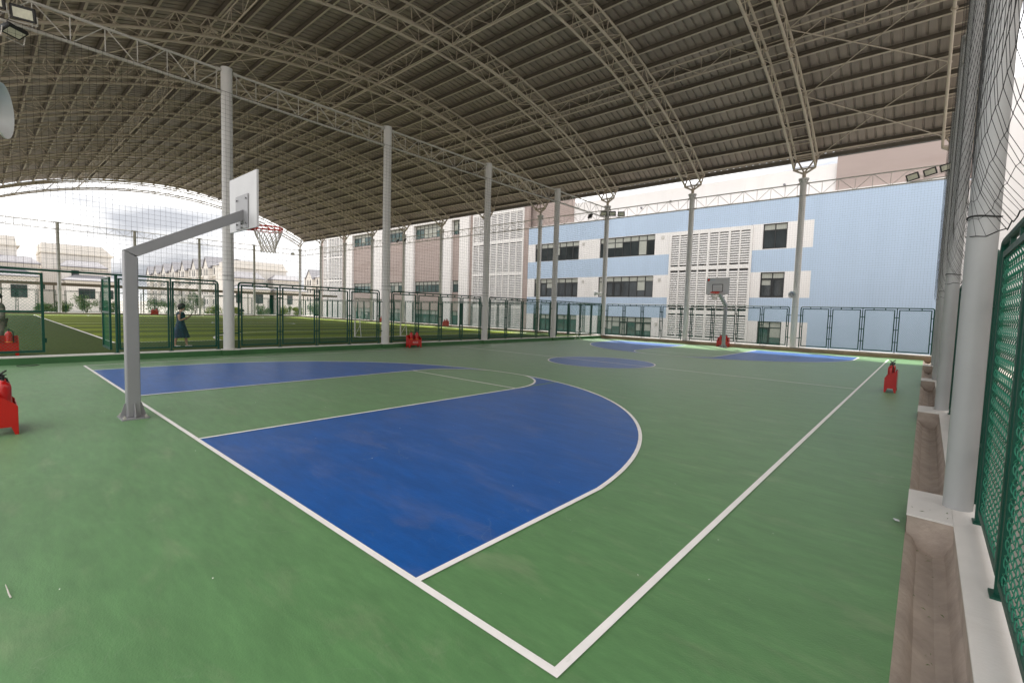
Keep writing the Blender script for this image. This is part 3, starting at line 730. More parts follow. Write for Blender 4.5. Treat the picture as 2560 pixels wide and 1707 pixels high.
# ------------------------------------------------------------------ fire extinguishers in red stands
SG, XG = 'red extinguisher stands', 'red fire extinguishers'
def stand(loc, rz, label, text=False):
    s = thing('extinguisher_stand', label, 'stand', loc, rz, SG)   # local: length along x, front faces -y
    b = MB(); hl = .33
    side = [(-.115, .0), (-.085, .0), (-.055, .10), (.055, .10), (.085, .0), (.115, .0), (.116, .53), (.09, .53), (-.085, .40), (-.116, .36)]
    for sx in (-1, 1): b.prism(side, lambda u, v, d: (d, u, v), sx * hl - .004, sx * hl + .004)
    fr = [(-hl + .005, .0), (-hl + .06, .0), (-hl + .09, .11), (hl - .09, .11), (hl - .06, .0), (hl - .005, .0), (hl - .005, .35), (-hl + .005, .35)]
    b.prism(fr, lambda u, v, d: (u, d, v), -.119, -.1125)
    bk = [(-hl + .005, .0), (-hl + .06, .0), (-hl + .09, .11), (hl - .09, .11), (hl - .06, .0), (hl - .005, .0), (hl - .005, .54), (-hl + .005, .54)]
    b.prism(bk, lambda u, v, d: (u, d, v), .1125, .119)
    b.box(-hl + .005, hl - .005, -.112, .112, .11, .116)
    body = b.build('stand_box', M['red'], s)
    if text:
        cu = bpy.data.curves.new('lettering', 'FONT'); cu.body = 'PCCC'; cu.size = .11; cu.align_x = 'CENTER'; cu.extrude = .001
        to = bpy.data.objects.new('tmp', cu); me = bpy.data.meshes.new_from_object(to); bpy.data.objects.remove(to)
        me.materials.clear(); me.materials.append(M['white']); o = link(bpy.data.objects.new('lettering', me)); o.parent = s
        o.location = (0, -.1215, .19); o.rotation_euler = (PI / 2, 0, 0)
    return s
def extinguisher(loc, rz, label):
    e = thing('fire_extinguisher', label, 'fire extinguisher', loc, rz, XG)
    b = MB(); b.lathe([(.05, 0), (.072, .004), (.075, .015), (.075, .46), (.07, .495), (.05, .525), (.024, .54), (.02, .555)], n=24); b.build('cylinder', M['red'], e, True)
    b = MB(); b.tube(((0, 0, .55), (0, 0, .60)), .017, 10); b.bar((-.03, 0, .585), (.09, 0, .60), .022, .012); b.bar((-.02, 0, .605), (.10, 0, .655), .022, .012); b.tube(((-.005, -.02, .58), (-.005, -.055, .58)), .02, 10)
    b.build('valve', M['black'], e)
    b = MB(); b.tube([(-.02, 0, .58), (-.07, 0, .57), (-.095, 0, .5), (-.092, 0, .3), (-.088, 0, .16)], .011, 6); b.build('hose', M['black'], e, True)
    b = MB(); b.tube([(.0765 * math.cos(2 * PI * k / 24), .0765 * math.sin(2 * PI * k / 24), .26) for k in range(24)], .007, 5, closed=True); b.build('band', M['yellow'], e)
    b = MB()
    for k in range(8):
        a0, a1 = -PI / 2 - .7 + 1.4 * k / 8, -PI / 2 - .7 + 1.4 * (k + 1) / 8
        b.quad((.0756 * math.cos(a0), .0756 * math.sin(a0), .32), (.0756 * math.cos(a1), .0756 * math.sin(a1), .32), (.0756 * math.cos(a1), .0756 * math.sin(a1), .42), (.0756 * math.cos(a0), .0756 * math.sin(a0), .42))
    b.build('label_plate', M['white'], e)
    return e
SP = [ # x, y, z, rz, where
    (7.36, -1.575, 0, PI, 'on the floor at the left edge'),
    (15.62, 13.40, 0, PI / 2 * -1, 'near the right sideline'),
    (-.72, 10.95, 0, PI / 2, 'against the green kerb by the second white post'),
    (-2.75, -1.35, .10, PI / 2, 'on the turf behind the closed gate leaf'),
    (7.32, 27.08, 0, 0, 'behind the far hoop post'),
    (-17.2, 26.9, .10, 0, 'on the turf before the mauve wing'),
    (-48.2, 11.3, .10, PI / 2, 'at the far end of the turf by the bushes'),
    (-27.5, 26.9, .10, 0, 'on the turf further left along the far fence')]
s0 = x0 = None
for i, (x, y, z, rz, where) in enumerate(SP):
    if i == 2: stand((x, y, z), rz, 'red metal extinguisher stand with white lettering, ' + where, True)
    elif s0 is None: s0 = stand((x, y, z), rz, 'red metal extinguisher stand ' + where)
    else: dup(s0, (x, y, z), rz, 'red metal extinguisher stand ' + where)
    for j, sx in enumerate((-.15, .15)):
        px, py = x + sx * math.cos(rz), y + sx * math.sin(rz)
        c = (16.2 - px) * .66 - 0; 
        side = ['first', 'second'][j]
        # say left or right as the camera sees it
        lx = (x - 16.2) * .75 + (y + 1.77) * .66; 
        d0 = (x - 16.2) * -.66 + (y + 1.77) * .75
        l2 = ((px - 16.2) * .75 + (py + 1.77) * .66) / ((px - 16.2) * -.66 + (py + 1.77) * .75)
        word = 'right' if l2 > lx / d0 else 'left'
        lb = '%s fire extinguisher in the stand %s' % (word, where)
        if i in (0, 1): lb = '%s fire extinguisher in the stand %s' % ('nearer' if (px - 16.2) ** 2 + (py + 1.77) ** 2 < (x - 16.2) ** 2 + (y + 1.77) ** 2 else 'farther', where)
        ez = z + .116; er = rz + 2.6 + j * .9
        if x0 is None: x0 = extinguisher((px, py, ez), er, lb)
        else: dup(x0, (px, py, ez), er, lb)

# ------------------------------------------------------------------ floodlights and horn speakers
LG = 'black floodlights'
def flood(loc, rz, tilt, label):
    f = thing('floodlight', label, 'floodlight', loc, rz, LG)
    R = Matrix.Rotation(tilt, 4, 'X')
    def tr(b): b.v = [tuple(R @ Vector(p)) for p in b.v]; return b
    b = MB(); b.bevbox(-.23, .23, -.03, .07, -.16, .16, .02)
    for k in range(9): b.box(-.2 + k * .048, -.188 + k * .048, .0702, .11, -.13, .13)
    tr(b).build('housing', M['black'], f)
    b = MB(); b.box(-.175, .175, -.036, -.0305, -.105, .105); tr(b).build('lens', M['lens'], f)
    b = MB(); b.tube([(-.25, 0, 0), (-.25, .05, -.2), (.25, .05, -.2), (.25, 0, 0)], .014, 6); b.build('bracket', M['galv'], f)
    return f
f0 = flood((-1.2, 27.35, 8.68), .45, .4, 'left one of three floodlights on the third far column from right')
dup(f0, (-.52, 27.35, 8.6), .45, 'middle one of three floodlights on the third far column from right')
dup(f0, (.16, 27.35, 8.5), .45, 'right one of three floodlights on the third far column from right')
dup(f0, (-2.1, 27.1, 8.56), 2.6, 'floodlight seen from its ribbed back left of three others')
f1 = flood((-25.6, 27.4, 8.6), 2.7, .5, 'left floodlight on the far column behind the second white post')
dup(f1, (-24.3, 27.4, 8.6), 2.7, 'right floodlight on the far column behind the second white post')
f2 = flood((15.45, 21.4, 7.14), -.1, .25, 'lowest left of three floodlights by the right posts below the mauve wall')
dup(f2, (15.93, 21.6, 7.29), -.1, 'middle of three floodlights by the right posts below the mauve wall')
dup(f2, (16.38, 21.8, 7.43), -.1, 'upper right of three floodlights by the right posts below the mauve wall')
b = MB(); b.tube(((15.4, 21.48, 6.98), (16.56, 22.1, 7.18)), .02, 6); f2.scale = (.82, .82, .82)
for o in S.objects:
    if o.parent is None and 'right posts below' in o.get('label', ''): o.scale = (.82, .82, .82); o.rotation_euler = (0, -.24, -.1)
tag(b.build('light_bar', M['galv']), 'thin grey bar holding three floodlights at the right posts', 'bracket')
f3 = flood((-.95, -.80, 8.66), PI / 2 - .25, .45, 'floodlight with a visible glass at the top left corner')
dup(f3, (-.95, -1.32, 8.75), PI / 2 - .25, 'floodlight cut by the left border at the top left corner')
f4 = flood((-1.28, -.95, 8.28), 2.2, 1.1, 'black floodlight facing down under the beam at the top left')
dup(f1, (-48.4, 26.6, 8.5), 1.9, 'floodlight near the far left corner column')
def horn(loc, rz, label):
    h = thing('horn_speaker', label, 'loudspeaker', loc, rz, 'white horn loudspeakers')
    b = MB(); b.lathe([(.03, -.1), (.045, -.08), (.06, 0), (.085, .1), (.125, .2), (.165, .27), (.178, .275), (.178, .285), (.16, .272), (.12, .2), (.08, .1), (.05, .02), (.0, .015)], n=28, ax='x'); b.build('bell', M['white'], h, True)
    b = MB(); b.lathe([(.0, -.22), (.06, -.22), (.07, -.2), (.07, -.1), (.0, -.1)], n=18, ax='x'); b.build('driver', M['white'], h, True)
    b = MB(); b.tube([(-.02, -.1, .02), (-.02, -.13, -.12), (-.12, -.02, -.2), (-.02, .13, -.12), (-.02, .1, .02)], .012, 6); b.build('bracket', M['galv'], h)
    b = MB(); b.lathe([(.0, .10), (.03, .10), (.035, .2), (.02, .22), (0, .22)], n=14, ax='x'); b.build('centre_plug', M['white'], h, True)
    return h
h0 = horn((11.35, -1.875, 2.98), PI / 2 - .30, 'large white horn loudspeaker cut by the left border')
dup(h0, (AX[1] - .14, 27.45, 3.05), -PI / 2 + .2, 'small horn loudspeaker on the far column at the right of the far hoop')
dup(h0, (AX[3] - .25, 27.5, 3.15), PI + .3, 'small horn loudspeaker on the far column near the folding chair')

# ------------------------------------------------------------------ football goals
def goal(loc, rz, label):
    g = thing('football_goal', label, 'goal', loc, rz, 'white football goals')   # mouth in x=0 plane along y, depth to +x
    hw, ht, dp = 1.45, 2.04, .62
    b = MB(); b.tube([(0, -hw, 0), (0, -hw, ht), (0, hw, ht), (0, hw, 0)], .04, 10); b.build('goal_frame', M['goalwhite'], g, True)
    b = MB()
    for y in (-hw, hw): 
        b.tube([(0, y, ht), (.28, y, ht - .05), (dp, y, .03)], .022, 8); b.tube([(0, y, .03), (dp, y, .03)], .02, 8); b.tube([(dp - .15, y, .6), (0, y - .0, .05)], .016, 6)
    b.tube([(dp, -hw, .03), (dp, hw, .03)], .02, 8); b.build('back_frame', M['goalwhite'], g, True)
    b = MB()
    for i in range(25):
        y = -hw + 2 * hw * i / 24; b.tube([(.02, y, ht), (.28, y, ht - .06), (.5, y, .9), (dp, y, .04)], .002, 3, False)
    for k in range(19):
        t = k / 18; x = .28 + (dp - .28) * t; zz = (ht - .06) * (1 - t) + .04 * t; b.wire((x, -hw, zz), (x, hw, zz), .002)
    b.build('goal_net', M['cord'], g); return g
g0 = goal((-6.66, 13.0, .10), 0, 'white football goal with net at the near end of the turf')
dup(g0, (-44.2, 13.4, .10), PI, 'white football goal at the far end of the turf behind the woman')

# ------------------------------------------------------------------ folding chair, far chair, loose items
c = thing('folding_chair', 'white folding chair against the green kerb in the far left corner of the court', 'chair', (-.55, 23.7, 0), -.9)
b = MB()
for sx in (-.21, .21): b.tube(((sx, -.2, 0), (sx, .2, .80)), .012, 6); b.tube(((sx, .24, 0), (sx, -.16, .46)), .012, 6)
b.tube(((-.21, -.18, .04), (.21, -.18, .04)), .01, 6); b.tube(((-.21, .22, .04), (.21, .22, .04)), .01, 6); b.build('chair_frame', M['galv'], c, True)
b = MB(); b.bevbox(-.2, .2, -.2, .16, .44, .465, .008); b.build('seat', M['white'], c)
b = MB(); b.bevbox(-.21, .21, .165, .19, .62, .80, .008); b.build('backrest', M['white'], c)
c = thing('mesh_chair', 'dark round backed chair by the far end fence of the turf', 'chair', (-47.9, 20.0, .10), -PI / 2)
b = MB(); b.lathe([(.02, .42), (.26, .43), (.27, .46), (.02, .48)], n=16); b.build('seat', M['black'], c, True)
b = MB(); b.prism([(.30 * math.cos(t), .55 + .36 * abs(math.sin(t)) ** .8) for t in [PI * k / 12 for k in range(13)]], lambda u, v, d: (u, d, v), .24, .27); b.build('backrest', M['black'], c)
b = MB()
for sx in (-.2, .2):
    for sy in (-.2, .2): b.tube(((sx, sy, 0), (sx * .8, sy * .8, .43)), .015, 6)
b.build('chair_legs', M['black'], c)
b = MB(); pts = [(-.62 + .17 * math.cos(t) * (1 + .1 * math.sin(3 * t)), -.95 + .20 * math.sin(t), .012 + .006 * math.sin(2 * t)) for t in [2 * PI * k / 30 for k in range(61)]]
b.tube(pts, .007, 5); tag(b.build('cable_coil', M['black'], None, True), 'thin dark coil of cable lying on the floor by the left kerb', 'cable')
b = MB(); b.tube([(12.16, -1.70, .008), (12.24, -1.695, .012), (12.31, -1.69, .008), (12.36, -1.685, .01)], [.002, .003, .004, .004], 5); tag(b.build('twig', M['cord'], None, True), 'small pale twig on the green floor at the lower left', 'twig')
b = MB(); b.add([(16.09, 3.53, .010), (16.11, 3.47, .014), (16.14, 3.48, .010), (16.135, 3.505, .018), (16.10, 3.545, .009)], [(0, 1, 3), (1, 2, 3), (0, 3, 4)]); tag(b.build('paper_scrap', M['white']), 'torn white scrap on the green floor beside the nearest right pier', 'litter')
b = MB()
for k in range(150):
    x, y = random.uniform(2, 16), random.uniform(-2.0, 14) if k % 3 else random.uniform(-2, 3); s = random.uniform(.003, .0065)
    b.add([(x + s * math.cos(a + k), y + s * math.sin(a + k) * .7, .0115 + .002 * math.sin(a)) for a in (0, 1.5, 3, 4.6)], [(0, 1, 2, 3)])
o = b.build('floor_specks', M['line']); o['kind'] = 'stuff'; tag(o, 'pale crumbs and grit scattered over the court floor', 'litter')
b = MB()
for k in range(46):
    if k < 40: x, y, z = random.uniform(16.24, 16.40), random.uniform(.6, 3.4), -.11
    else: x, y, z = random.uniform(16.2, 16.45), random.uniform(3.36, 3.6), .159
    a = random.random() * 6; l = random.uniform(.008, .024); dx, dy = l * math.cos(a), l * math.sin(a)
    b.add([(x - dx, y - dy, z), (x + dy * .2, y - dx * .2, z + .006), (x + dx, y + dy, z + .002), (x - dy * .2, y + dx * .2, z + .004)], [(0, 1, 2, 3)])
o = b.build('leaf_litter', M['leafA']); o['kind'] = 'stuff'; tag(o, 'green leaf scraps lying in the concrete drain', 'litter')

# ------------------------------------------------------------------ school building
sb = thing('school_building', 'long school building with a blue section, white bands and mauve wings behind the far fence', 'building', (0, 40, 0))
GZ = -.38
def wall(mname, rects, y0=0., y1=.3):
    for x0, x1, z0, z1 in rects:
        b = MB(); b.box(x0, x1, y0, y1, z0, z1); b.build('wall', M[mname], sb)
rowz = [(7.28, 9.25), (3.38, 5.43), (GZ, 1.5)]
wb = [(-18.4, -1.67, 9.25, 11.1), (-1.67, 5.12, 9.25, 11.1), (5.12, 17.2, 9.25, 11.1), (-18.4, -1.67, 5.43, 7.28), (-18.4, -1.67, 1.5, 3.38),
      (5.12, 9.38, 5.43, 7.2), (5.12, 9.38, 1.5, 3.38), (9.38, 17.2, GZ, 9.25)]
wall('wblue', wb)
ww = []; wins = []
for r, (z0, z1) in enumerate(rowz):
    wz0, wz1 = (z0 + .02, z1 - .03) if r < 2 else (GZ + .02, z1 - .005)
    ww += [(-18.4, -17.4, z0, z1), (-11.55, -9.07, z0, z1), (-3.2, -1.67, z0, z1)]
    for x0, x1 in ((-17.4, -11.55), (-9.07, -3.2)):
        ww += [(x0, x1, z0, wz0), (x0, x1, wz1, z1)]; wins.append((x0, x1, wz0, wz1, 7, r))
    zz0, zz1 = (5.43 + 1.77, z1) if r == 0 else (z0, z1)
    ww += [(5.12, 5.9, zz0, zz1), (7.62, 9.38, zz0, zz1), (5.9, 7.62, zz0, wz0 if r else zz0 + .05), (5.9, 7.62, wz1, zz1)]
    wins.append((5.9, 7.62, wz0 if r else zz0 + .05, wz1, 2, r))
wall('wwhite', ww)
# coping over the blue wall, recessed upper storey
b = MB(); b.box(-18.395, 17.25, -.04, 1.59, 11.1005, 11.2); b.build('coping', M['wwhite'], sb)
wall('wmauve', [(-20, -13.0, 11.2, 14.6)], .8, 1.2); wall('wwhite', [(-13.0, 10.44, 11.2, 13.42)], 1.0, 1.4); wall('wmauve', [(10.44, 19.0, 11.2, 14.9)], .8, 1.2)
b = MB()
for x, z in ((-8.2, 11.75), (-5.2, 12.0), (-2.3, 12.25), (7.0, 12.35)): b.tube(((x, .86, z), (x, 1.0, z)), .09, 10)
b.build('vent_pipe', M['slate'], sb)
# mauve bay with louvres
def louvre(x0, x1, z0, z1, rails, cols, y, pitch=.2):
    f = MB()
    xs = [x0 + (x1 - x0) * i / cols for i in range(cols + 1)]
    for i, x in enumerate(xs): wd = .09 if i % 2 == 0 else .05; f.box(x - wd, x + wd, y - .08, y + .06, z0, z1)
    for z in rails:
        for i in range(cols): f.box(xs[i] + .04, xs[i + 1] - .04, y - .078, y + .058, z - .17, z + .17)
    s = f; z = z0 + .1
    while z < z1 - .05:
        if all(abs(z - q) > .24 for q in rails):
            for i in range(cols):
                a, c = xs[i] + (.086 if i % 2 == 0 else .046), xs[i + 1] - (.046 if i % 2 == 0 else .086)
                s.add([(a, y - .05, z - .075), (c, y - .05, z - .075), (c, y + .04, z + .05), (a, y + .04, z + .05), (a, y - .05, z - .03), (c, y - .05, z - .03), (c, y + .04, z + .075), (a, y + .04, z + .075)],
                      [(0, 3, 2, 1), (4, 5, 6, 7), (0, 1, 5, 4), (1, 2, 6, 5), (2, 3, 7, 6), (3, 0, 4, 7)])
        z += pitch
    f.build('louvre_screen', M['louvre'], sb)
louvre(-1.64, 5.09, GZ + .01, 9.2, [GZ + .15, 2.1, 5.95, 9.05], 8, -.06)
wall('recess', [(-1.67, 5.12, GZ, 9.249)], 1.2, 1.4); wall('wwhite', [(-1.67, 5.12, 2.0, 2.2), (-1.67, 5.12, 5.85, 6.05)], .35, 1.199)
AG = 'air conditioner boxes behind the louvres'
a0 = thing('air_conditioner', 'white air conditioner box behind the white louvre screen of the blue section', 'air conditioner', (0, 0, 0), 0, AG)
b = MB(); b.bevbox(-.42, .42, -.16, .16, 0, .62, .02); b.build('casing', M['ac'], a0)
b = MB(); b.lathe([(.05, -.19), (.24, -.185), (.25, -.17), (.25, -.161), (0.03, -.161)], (-.1, 0, .31), 18, 'y'); b.build('fan_grille', M['frame'], a0)
acs = [(-.8, 6.1), (1.1, 6.1), (2.9, 6.1), (4.4, 6.1), (3.3, 2.25), (.4, 2.25), (4.5, GZ + .02)]
for i, (x, z) in enumerate(acs):
    if i == 0: a0.location = (x, 40.7, z)
    else: dup(a0, (x, 40.7, z))
wall('wmauve', [(-28.0, -27.4, GZ, 14.2), (-19.12, -18.41, GZ, 14.2), (-27.4, -19.12, 13.55, 14.2)], -.05, .3)
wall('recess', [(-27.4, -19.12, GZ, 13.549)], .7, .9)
louvre(-27.36, -19.15, GZ + .01, 13.53, [GZ + .2, 2.2, 6.06, 9.88, 13.4], 8, -.08)
# white framed wing
pil = [(-58.3, -56.0), (-49.7, -47.3), (-41.7, -39.4), (-33.0, -31.3), (-29.7, -28.01)]
wall('wwhite', [(a, c, GZ, 13.3) for a, c in pil] + [(-58.3, -28.01, 13.3001, 13.95)], -.35, .3)
bays = [(-56.0, -49.7), (-47.3, -41.7), (-39.4, -33.0), (-31.3, -29.7)]
mm = []
for x0, x1 in bays:
    mm += [(x0, x1, 5.5, 11.45), (x0, x1, 1.5, 3.95)]
    n = max(2, int((x1 - x0) / .9))
    wins += [(x0, x1, 11.45, 13.3, n, 3), (x0, x1, 3.95, 5.5, n, 4), (x0, x1, GZ, 1.5, n, 5)]
wall('wmauve', mm, -.02, .3)
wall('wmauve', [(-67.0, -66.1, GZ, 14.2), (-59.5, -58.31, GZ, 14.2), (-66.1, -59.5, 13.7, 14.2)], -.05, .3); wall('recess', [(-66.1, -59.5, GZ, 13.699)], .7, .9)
louvre(-66.05, -59.55, GZ + .01, 13.68, [GZ + .2, 2.2, 6.1, 10.1, 13.5], 7, -.08)
# the bulk behind, and the part of the building continuing to the right
wall('wwhite', [(-66.9, -28.2, GZ, 13.6), (-28.2, 34, GZ, 11.16)], 1.6, 16)
wall('wwhite', [(19.0, 60, GZ, 17.0)], 1.0, 1.4); wall('wwhite', [(-67, -18.42, 14.2001, 14.3)], -.05, 1.6); 
random.seed(11)
for (x0, x1, z0, z1, n, r) in wins:
    d = .12
    f = MB(); t = .045
    f.box(x0 + .005, x1 - .005, d, d + .07, z0 + .003, z0 + .07); f.box(x0 + .005, x1 - .005, d, d + .07, z1 - .07, z1 - .003)
    xs = [x0 + (x1 - x0) * i / n for i in range(n + 1)]
    for i, x in enumerate(xs):
        xa = min(max(x, x0 + t), x1 - t); f.box(xa - .035, xa + .035, d - .003, d + .068, z0 + .0705, z1 - .0705)
    tz = z1 - .5 if r not in (5,) else z1 - .6
    for i in range(n): f.box(xs[i] + .05, xs[i + 1] - .05, d + .003, d + .066, tz - .03, tz + .03)
    op = [i for i in range(n) if random.random() < .35]
    for i in op:   # opening casements have a second, thicker frame
        a, c = xs[i] + .036, xs[i + 1] - .036
        for q in ((a, c, z0 + .071, z0 + .15), (a, c, tz - .11, tz - .031), (a, a + .07, z0 + .1505, tz - .111), (c - .07, c, z0 + .1505, tz - .111)): f.box(q[0], q[1], d - .02, d - .0035, q[2], q[3])
    fo = f.build('window', M['frame'], sb)
    g = MB(); g.box(x0 + .01, x1 - .01, d + .03, d + .04, z0 + .01, z1 - .01); g.build('pane', M['glassgreen' if r >= 2 else 'glass'], fo)
    bl = MB()
    for i in range(n):
        a, c = xs[i] + .04, xs[i + 1] - .04
        bl.quad((a, d + .027, tz + .035), (c, d + .027, tz + .035), (c, d + .027, z1 - .075), (a, d + .027, z1 - .075))
        if random.random() < (.45 if r in (0, 3, 2) and x0 > -10 or r == 3 else .12):
            h = random.choice((.35, .6, 1.0)) * (tz - z0 - .15)
            bl.quad((a, d + .028, tz - .035 - h), (c, d + .028, tz - .035 - h), (c, d + .028, tz - .035), (a, d + .028, tz - .035))
    bl.build('blind', M['blind'], fo)
b = MB()
for x, z in ((-11.0, 8.85), (-2.45, 8.85), (-10.9, 5.0), (-2.6, 5.0), (-2.7, .9)): b.box(x - .12, x + .12, -.06, -.001, z - .14, z + .14)
b.build('vent_box', M['ac'], sb)

nb = thing('neighbour_building', 'plain light grey building wall close behind the right edge fence', 'building', (22, 0, 0))
b = MB(); b.box(0, 12, -14, 40.9, GZ, 15); b.build('wall', M['wwhite'], nb)
b = MB(); b.box(-.15, 12.15, -14.15, 40.95, 15.0005, 15.25); b.build('roof_edge', M['slate'], nb)
for yy in (2, 9, 16, 23, 30):
    for zz in (1.2, 5.0, 8.8): b = MB(); b.box(-.03, -.001, yy, yy + 2.6, zz, zz + 1.7); b.build('window', M['frame'], nb)
# ------------------------------------------------------------------ villas beyond the far end
VX = -80.0; KY = 1.055
def vy(y): return -1.77 + (y + 1.77) * KY
def vz(z): return 1.735 + (z - 1.735) * KY
VG = 'cream villas beyond the far end'
def hip(b, x0, x1, y0, y1, z0, z1, o=.35):
    x0 -= o; x1 += o; y0 -= o; y1 += o; h = (x1 - x0) / 2; xm = (x0 + x1) / 2; ya, yb = y0 + h * .8, y1 - h * .8
    if ya > yb: ya = yb = (y0 + y1) / 2
    b.add([(x0, y0, z0), (x1, y0, z0), (x1, y1, z0), (x0, y1, z0), (xm, ya, z1), (xm, yb, z1), (x0, y0, z0 - .12), (x1, y0, z0 - .12), (x1, y1, z0 - .12), (x0, y1, z0 - .12)],
          [(0, 1, 4), (1, 2, 5, 4), (2, 3, 5), (3, 0, 4, 5), (0, 6, 7, 1), (1, 7, 8, 2), (2, 8, 9, 3), (3, 9, 6, 0), (6, 9, 8, 7)])
def vwin(v, x, y0, y1, z0, z1, n=3):
    f = MB(); f.box(x, x + .06, y0, y1, z0, z1); f.build('window', M['frame'], v)
    g = MB()
    for i in range(n):
        a = y0 + (y1 - y0) * i / n + .05; c = y0 + (y1 - y0) * (i + 1) / n - .05
        g.box(x + .0605, x + .07, a, c, z0 + .06, z1 - .06)
    g.build('pane', M['glass'], v)
def villa(label, y0, y1, ztop, low, wins_, slope=1.0):
    v = thing('villa', label, 'house', (VX, 0, 0), 0, VG)
    b = MB(); b.box(-13, -3.6, y0, y1, GZ, ztop - 1.25)
    b.prism([(y0, ztop - 1.25), (y1 + .25 * slope, ztop - 1.25), (y1 - slope, ztop), (y0, ztop)], lambda u, vv, d: (d, u, vv), -12.5, -3.7)
    b.build('wall', M['cream'], v)
    c = MB(); c.box(-13.2, -3.4, y0 - .1, y1 + .35, ztop - 1.45, ztop - 1.26); c.build('cornice', M['creamtrim'], v)
    for (a0, a1, ze, zr, dx) in low:
        b = MB(); b.box(-3.5, dx, a0 + .3, a1 - .3, GZ, ze - .12); b.build('wall', M['cream'], v)
        c = MB(); c.box(-3.45, dx + .15, a0 + .15, a1 - .15, ze - .4, ze - .13); c.build('cornice', M['creamtrim'], v)
        r = MB(); hip(r, -3.5, dx, a0 + .3, a1 - .3, ze, zr); r.build('roof', M['slate'], v)
    for (x, a, c, z0, z1, n) in wins_: vwin(v, x, a, c, z0, z1, n)
    return v
villa('cream villa with tall plain block and two grey hip roofs left of hoop arm', vy(4.55), vy(12.1), vz(9.45),
      [(vy(6.1), vy(11.4), vz(6.25), vz(7.12), -1.5), (vy(6.4), vy(12.6), vz(4.3), vz(5.2), 0)], [(0.0, vy(7.95), vy(9.75), vz(1.65), vz(3.1), 3), (-1.49, vy(7.4), vy(8.2), vz(4.9), vz(5.7), 2), (0, vy(11.2), vy(11.8), vz(1.7), vz(3.0), 1)])
villa('cream villa with a tall plain block at the left border', vy(-9), vy(2.14), vz(9.94),
      [(vy(-8), vy(4.3), vz(6.3), vz(7.2), -1.5), (vy(-8), vy(4.0), vz(4.5), vz(5.5), 0)], [(0.0, vy(1.3), vy(2.85), vz(1.6), vz(3.3), 3), (0.0, vy(-1.3), vy(-.3), vz(1.6), vz(3.3), 2)], .2)
villa('cream villa with low grey hip roof right of the nearest white post', vy(29.4), vy(38.5), vz(9.4),
      [(vy(28.2), vy(33.7), vz(6.2), vz(7.35), -1.5), (vy(28), vy(34.3), vz(4.3), vz(5.2), 0), (vy(35.0), vy(40.6), vz(6.3), vz(7.2), -1.5), (vy(35), vy(41), vz(4.3), vz(5.1), 0)],
      [(0.0, vy(31.5), vy(32.9), vz(1.7), vz(3.4), 3), (0.0, vy(37.2), vy(38.2), vz(1.7), vz(3.4), 2), (0, vy(28.4), vy(29.2), vz(1.7), vz(3.4), 1)], .6)
# gabled terrace running away on the left
TG = 'gabled terrace houses in the distance'
def terrace(label):
    t = thing('terrace_house', label, 'house', (0, 0, 0), 0, TG)   # 13 m wide along x, front at y=0 facing -y
    b = MB(); b.box(-6.4, 6.4, 0, 12, GZ, 13.4); b.box(-2.6, 2.6, -1.0, -.001, GZ, 12.9)
    b.prism([(-2.6, 12.9), (2.6, 12.9), (0, 16.2)], lambda u, v, d: (u, d, v), -1.0, 4.0); b.build('wall', M['cream'], t)
    r = MB(); r.add([(-6.6, -.4, 13.4), (6.6, -.4, 13.4), (6.6, 6, 16.0), (-6.6, 6, 16.0), (6.6, 12.4, 13.4), (-6.6, 12.4, 13.4)], [(0, 1, 2, 3), (3, 2, 4, 5), (0, 3, 5), (1, 4, 2)]);
    for s in (-1, 1): r.add([(0, -1.3, 16.45), (0, 5, 16.45), (s * 3.0, 5, 12.75), (s * 3.0, -1.3, 12.75), (0, -1.3, 16.28), (0, 5, 16.28), (s * 3.0, 5, 12.58), (s * 3.0, -1.3, 12.58)], [(0, 1, 2, 3), (4, 7, 6, 5), (0, 3, 7, 4)])
    r.build('roof', M['slate'], t)
    for z in (1.0, 4.2, 7.4):
        for x, y in ((-5.4, 0), (-3.8, 0), (3.8, 0), (5.4, 0), (-1.1, -1), (1.1, -1)): w_ = MB(); w_.box(x - .45, x + .45, y - .06, y - .001, z, z + 1.55); w_.build('window', M['frame'], t)
    for x, y, z in ((-1.0, -1.0, 10.3), (1.0, -1.0, 10.3), (-4.8, 0, 10.6), (4.8, 0, 10.6)):
        q = MB(); q.prism([(x - .4, z), (x + .4, z), (x + .4, z + 1.7), (x, z + 2.3), (x - .4, z + 1.7)], lambda u, v, d: (u, d, v), y - .06, y - .001); q.build('arched_window', M['frame'], t)
    bc = MB(); bc.box(3.2, 6.3, -.9, -.001, 9.9, 10.1); bc.build('balcony', M['creamtrim'], t); bc = MB(); bc.box(-6.3, -3.2, -.9, -.001, 9.9, 10.1); bc.build('balcony', M['creamtrim'], t)
    c = MB(); c.box(-6.5, 6.5, -.15, -.002, 9.3, 9.55); c.build('cornice', M['creamtrim'], t)
    return t
t0 = None
for i, x in enumerate((-161, -174, -187, -200, -213, -226, -239)):
    lb = 'cream gabled terrace house with arched windows, %s' % ('nearest of the row' if i == 0 else '%s of the row counted from near' % ORD[i])
    if t0 is None: t0 = terrace(lb); t0.location = (x, 49, 0)
    else: dup(t0, (x, 49, 0), 0, lb)
dup(t0, (-96, 52, 0), 0, 'cream gabled terrace house peeking out left of the school louvres').scale = (.62, .62, .62)
# walkway canopy
c = thing('walkway_canopy', 'long low brown walkway canopy beyond the far end fence', 'canopy', (-57, 0, 0))
b = MB(); b.box(-1.2, 1.2, -22, 37, 3.06, 3.36); b.build('canopy_roof', M['canopy'], c)
for k in range(15):
    y = -20 + 4 * k; b = MB(); b.tube(((0, y, GZ), (0, y, 3.055)), .06, 8); b.build('canopy_post', M['canopy'], c)

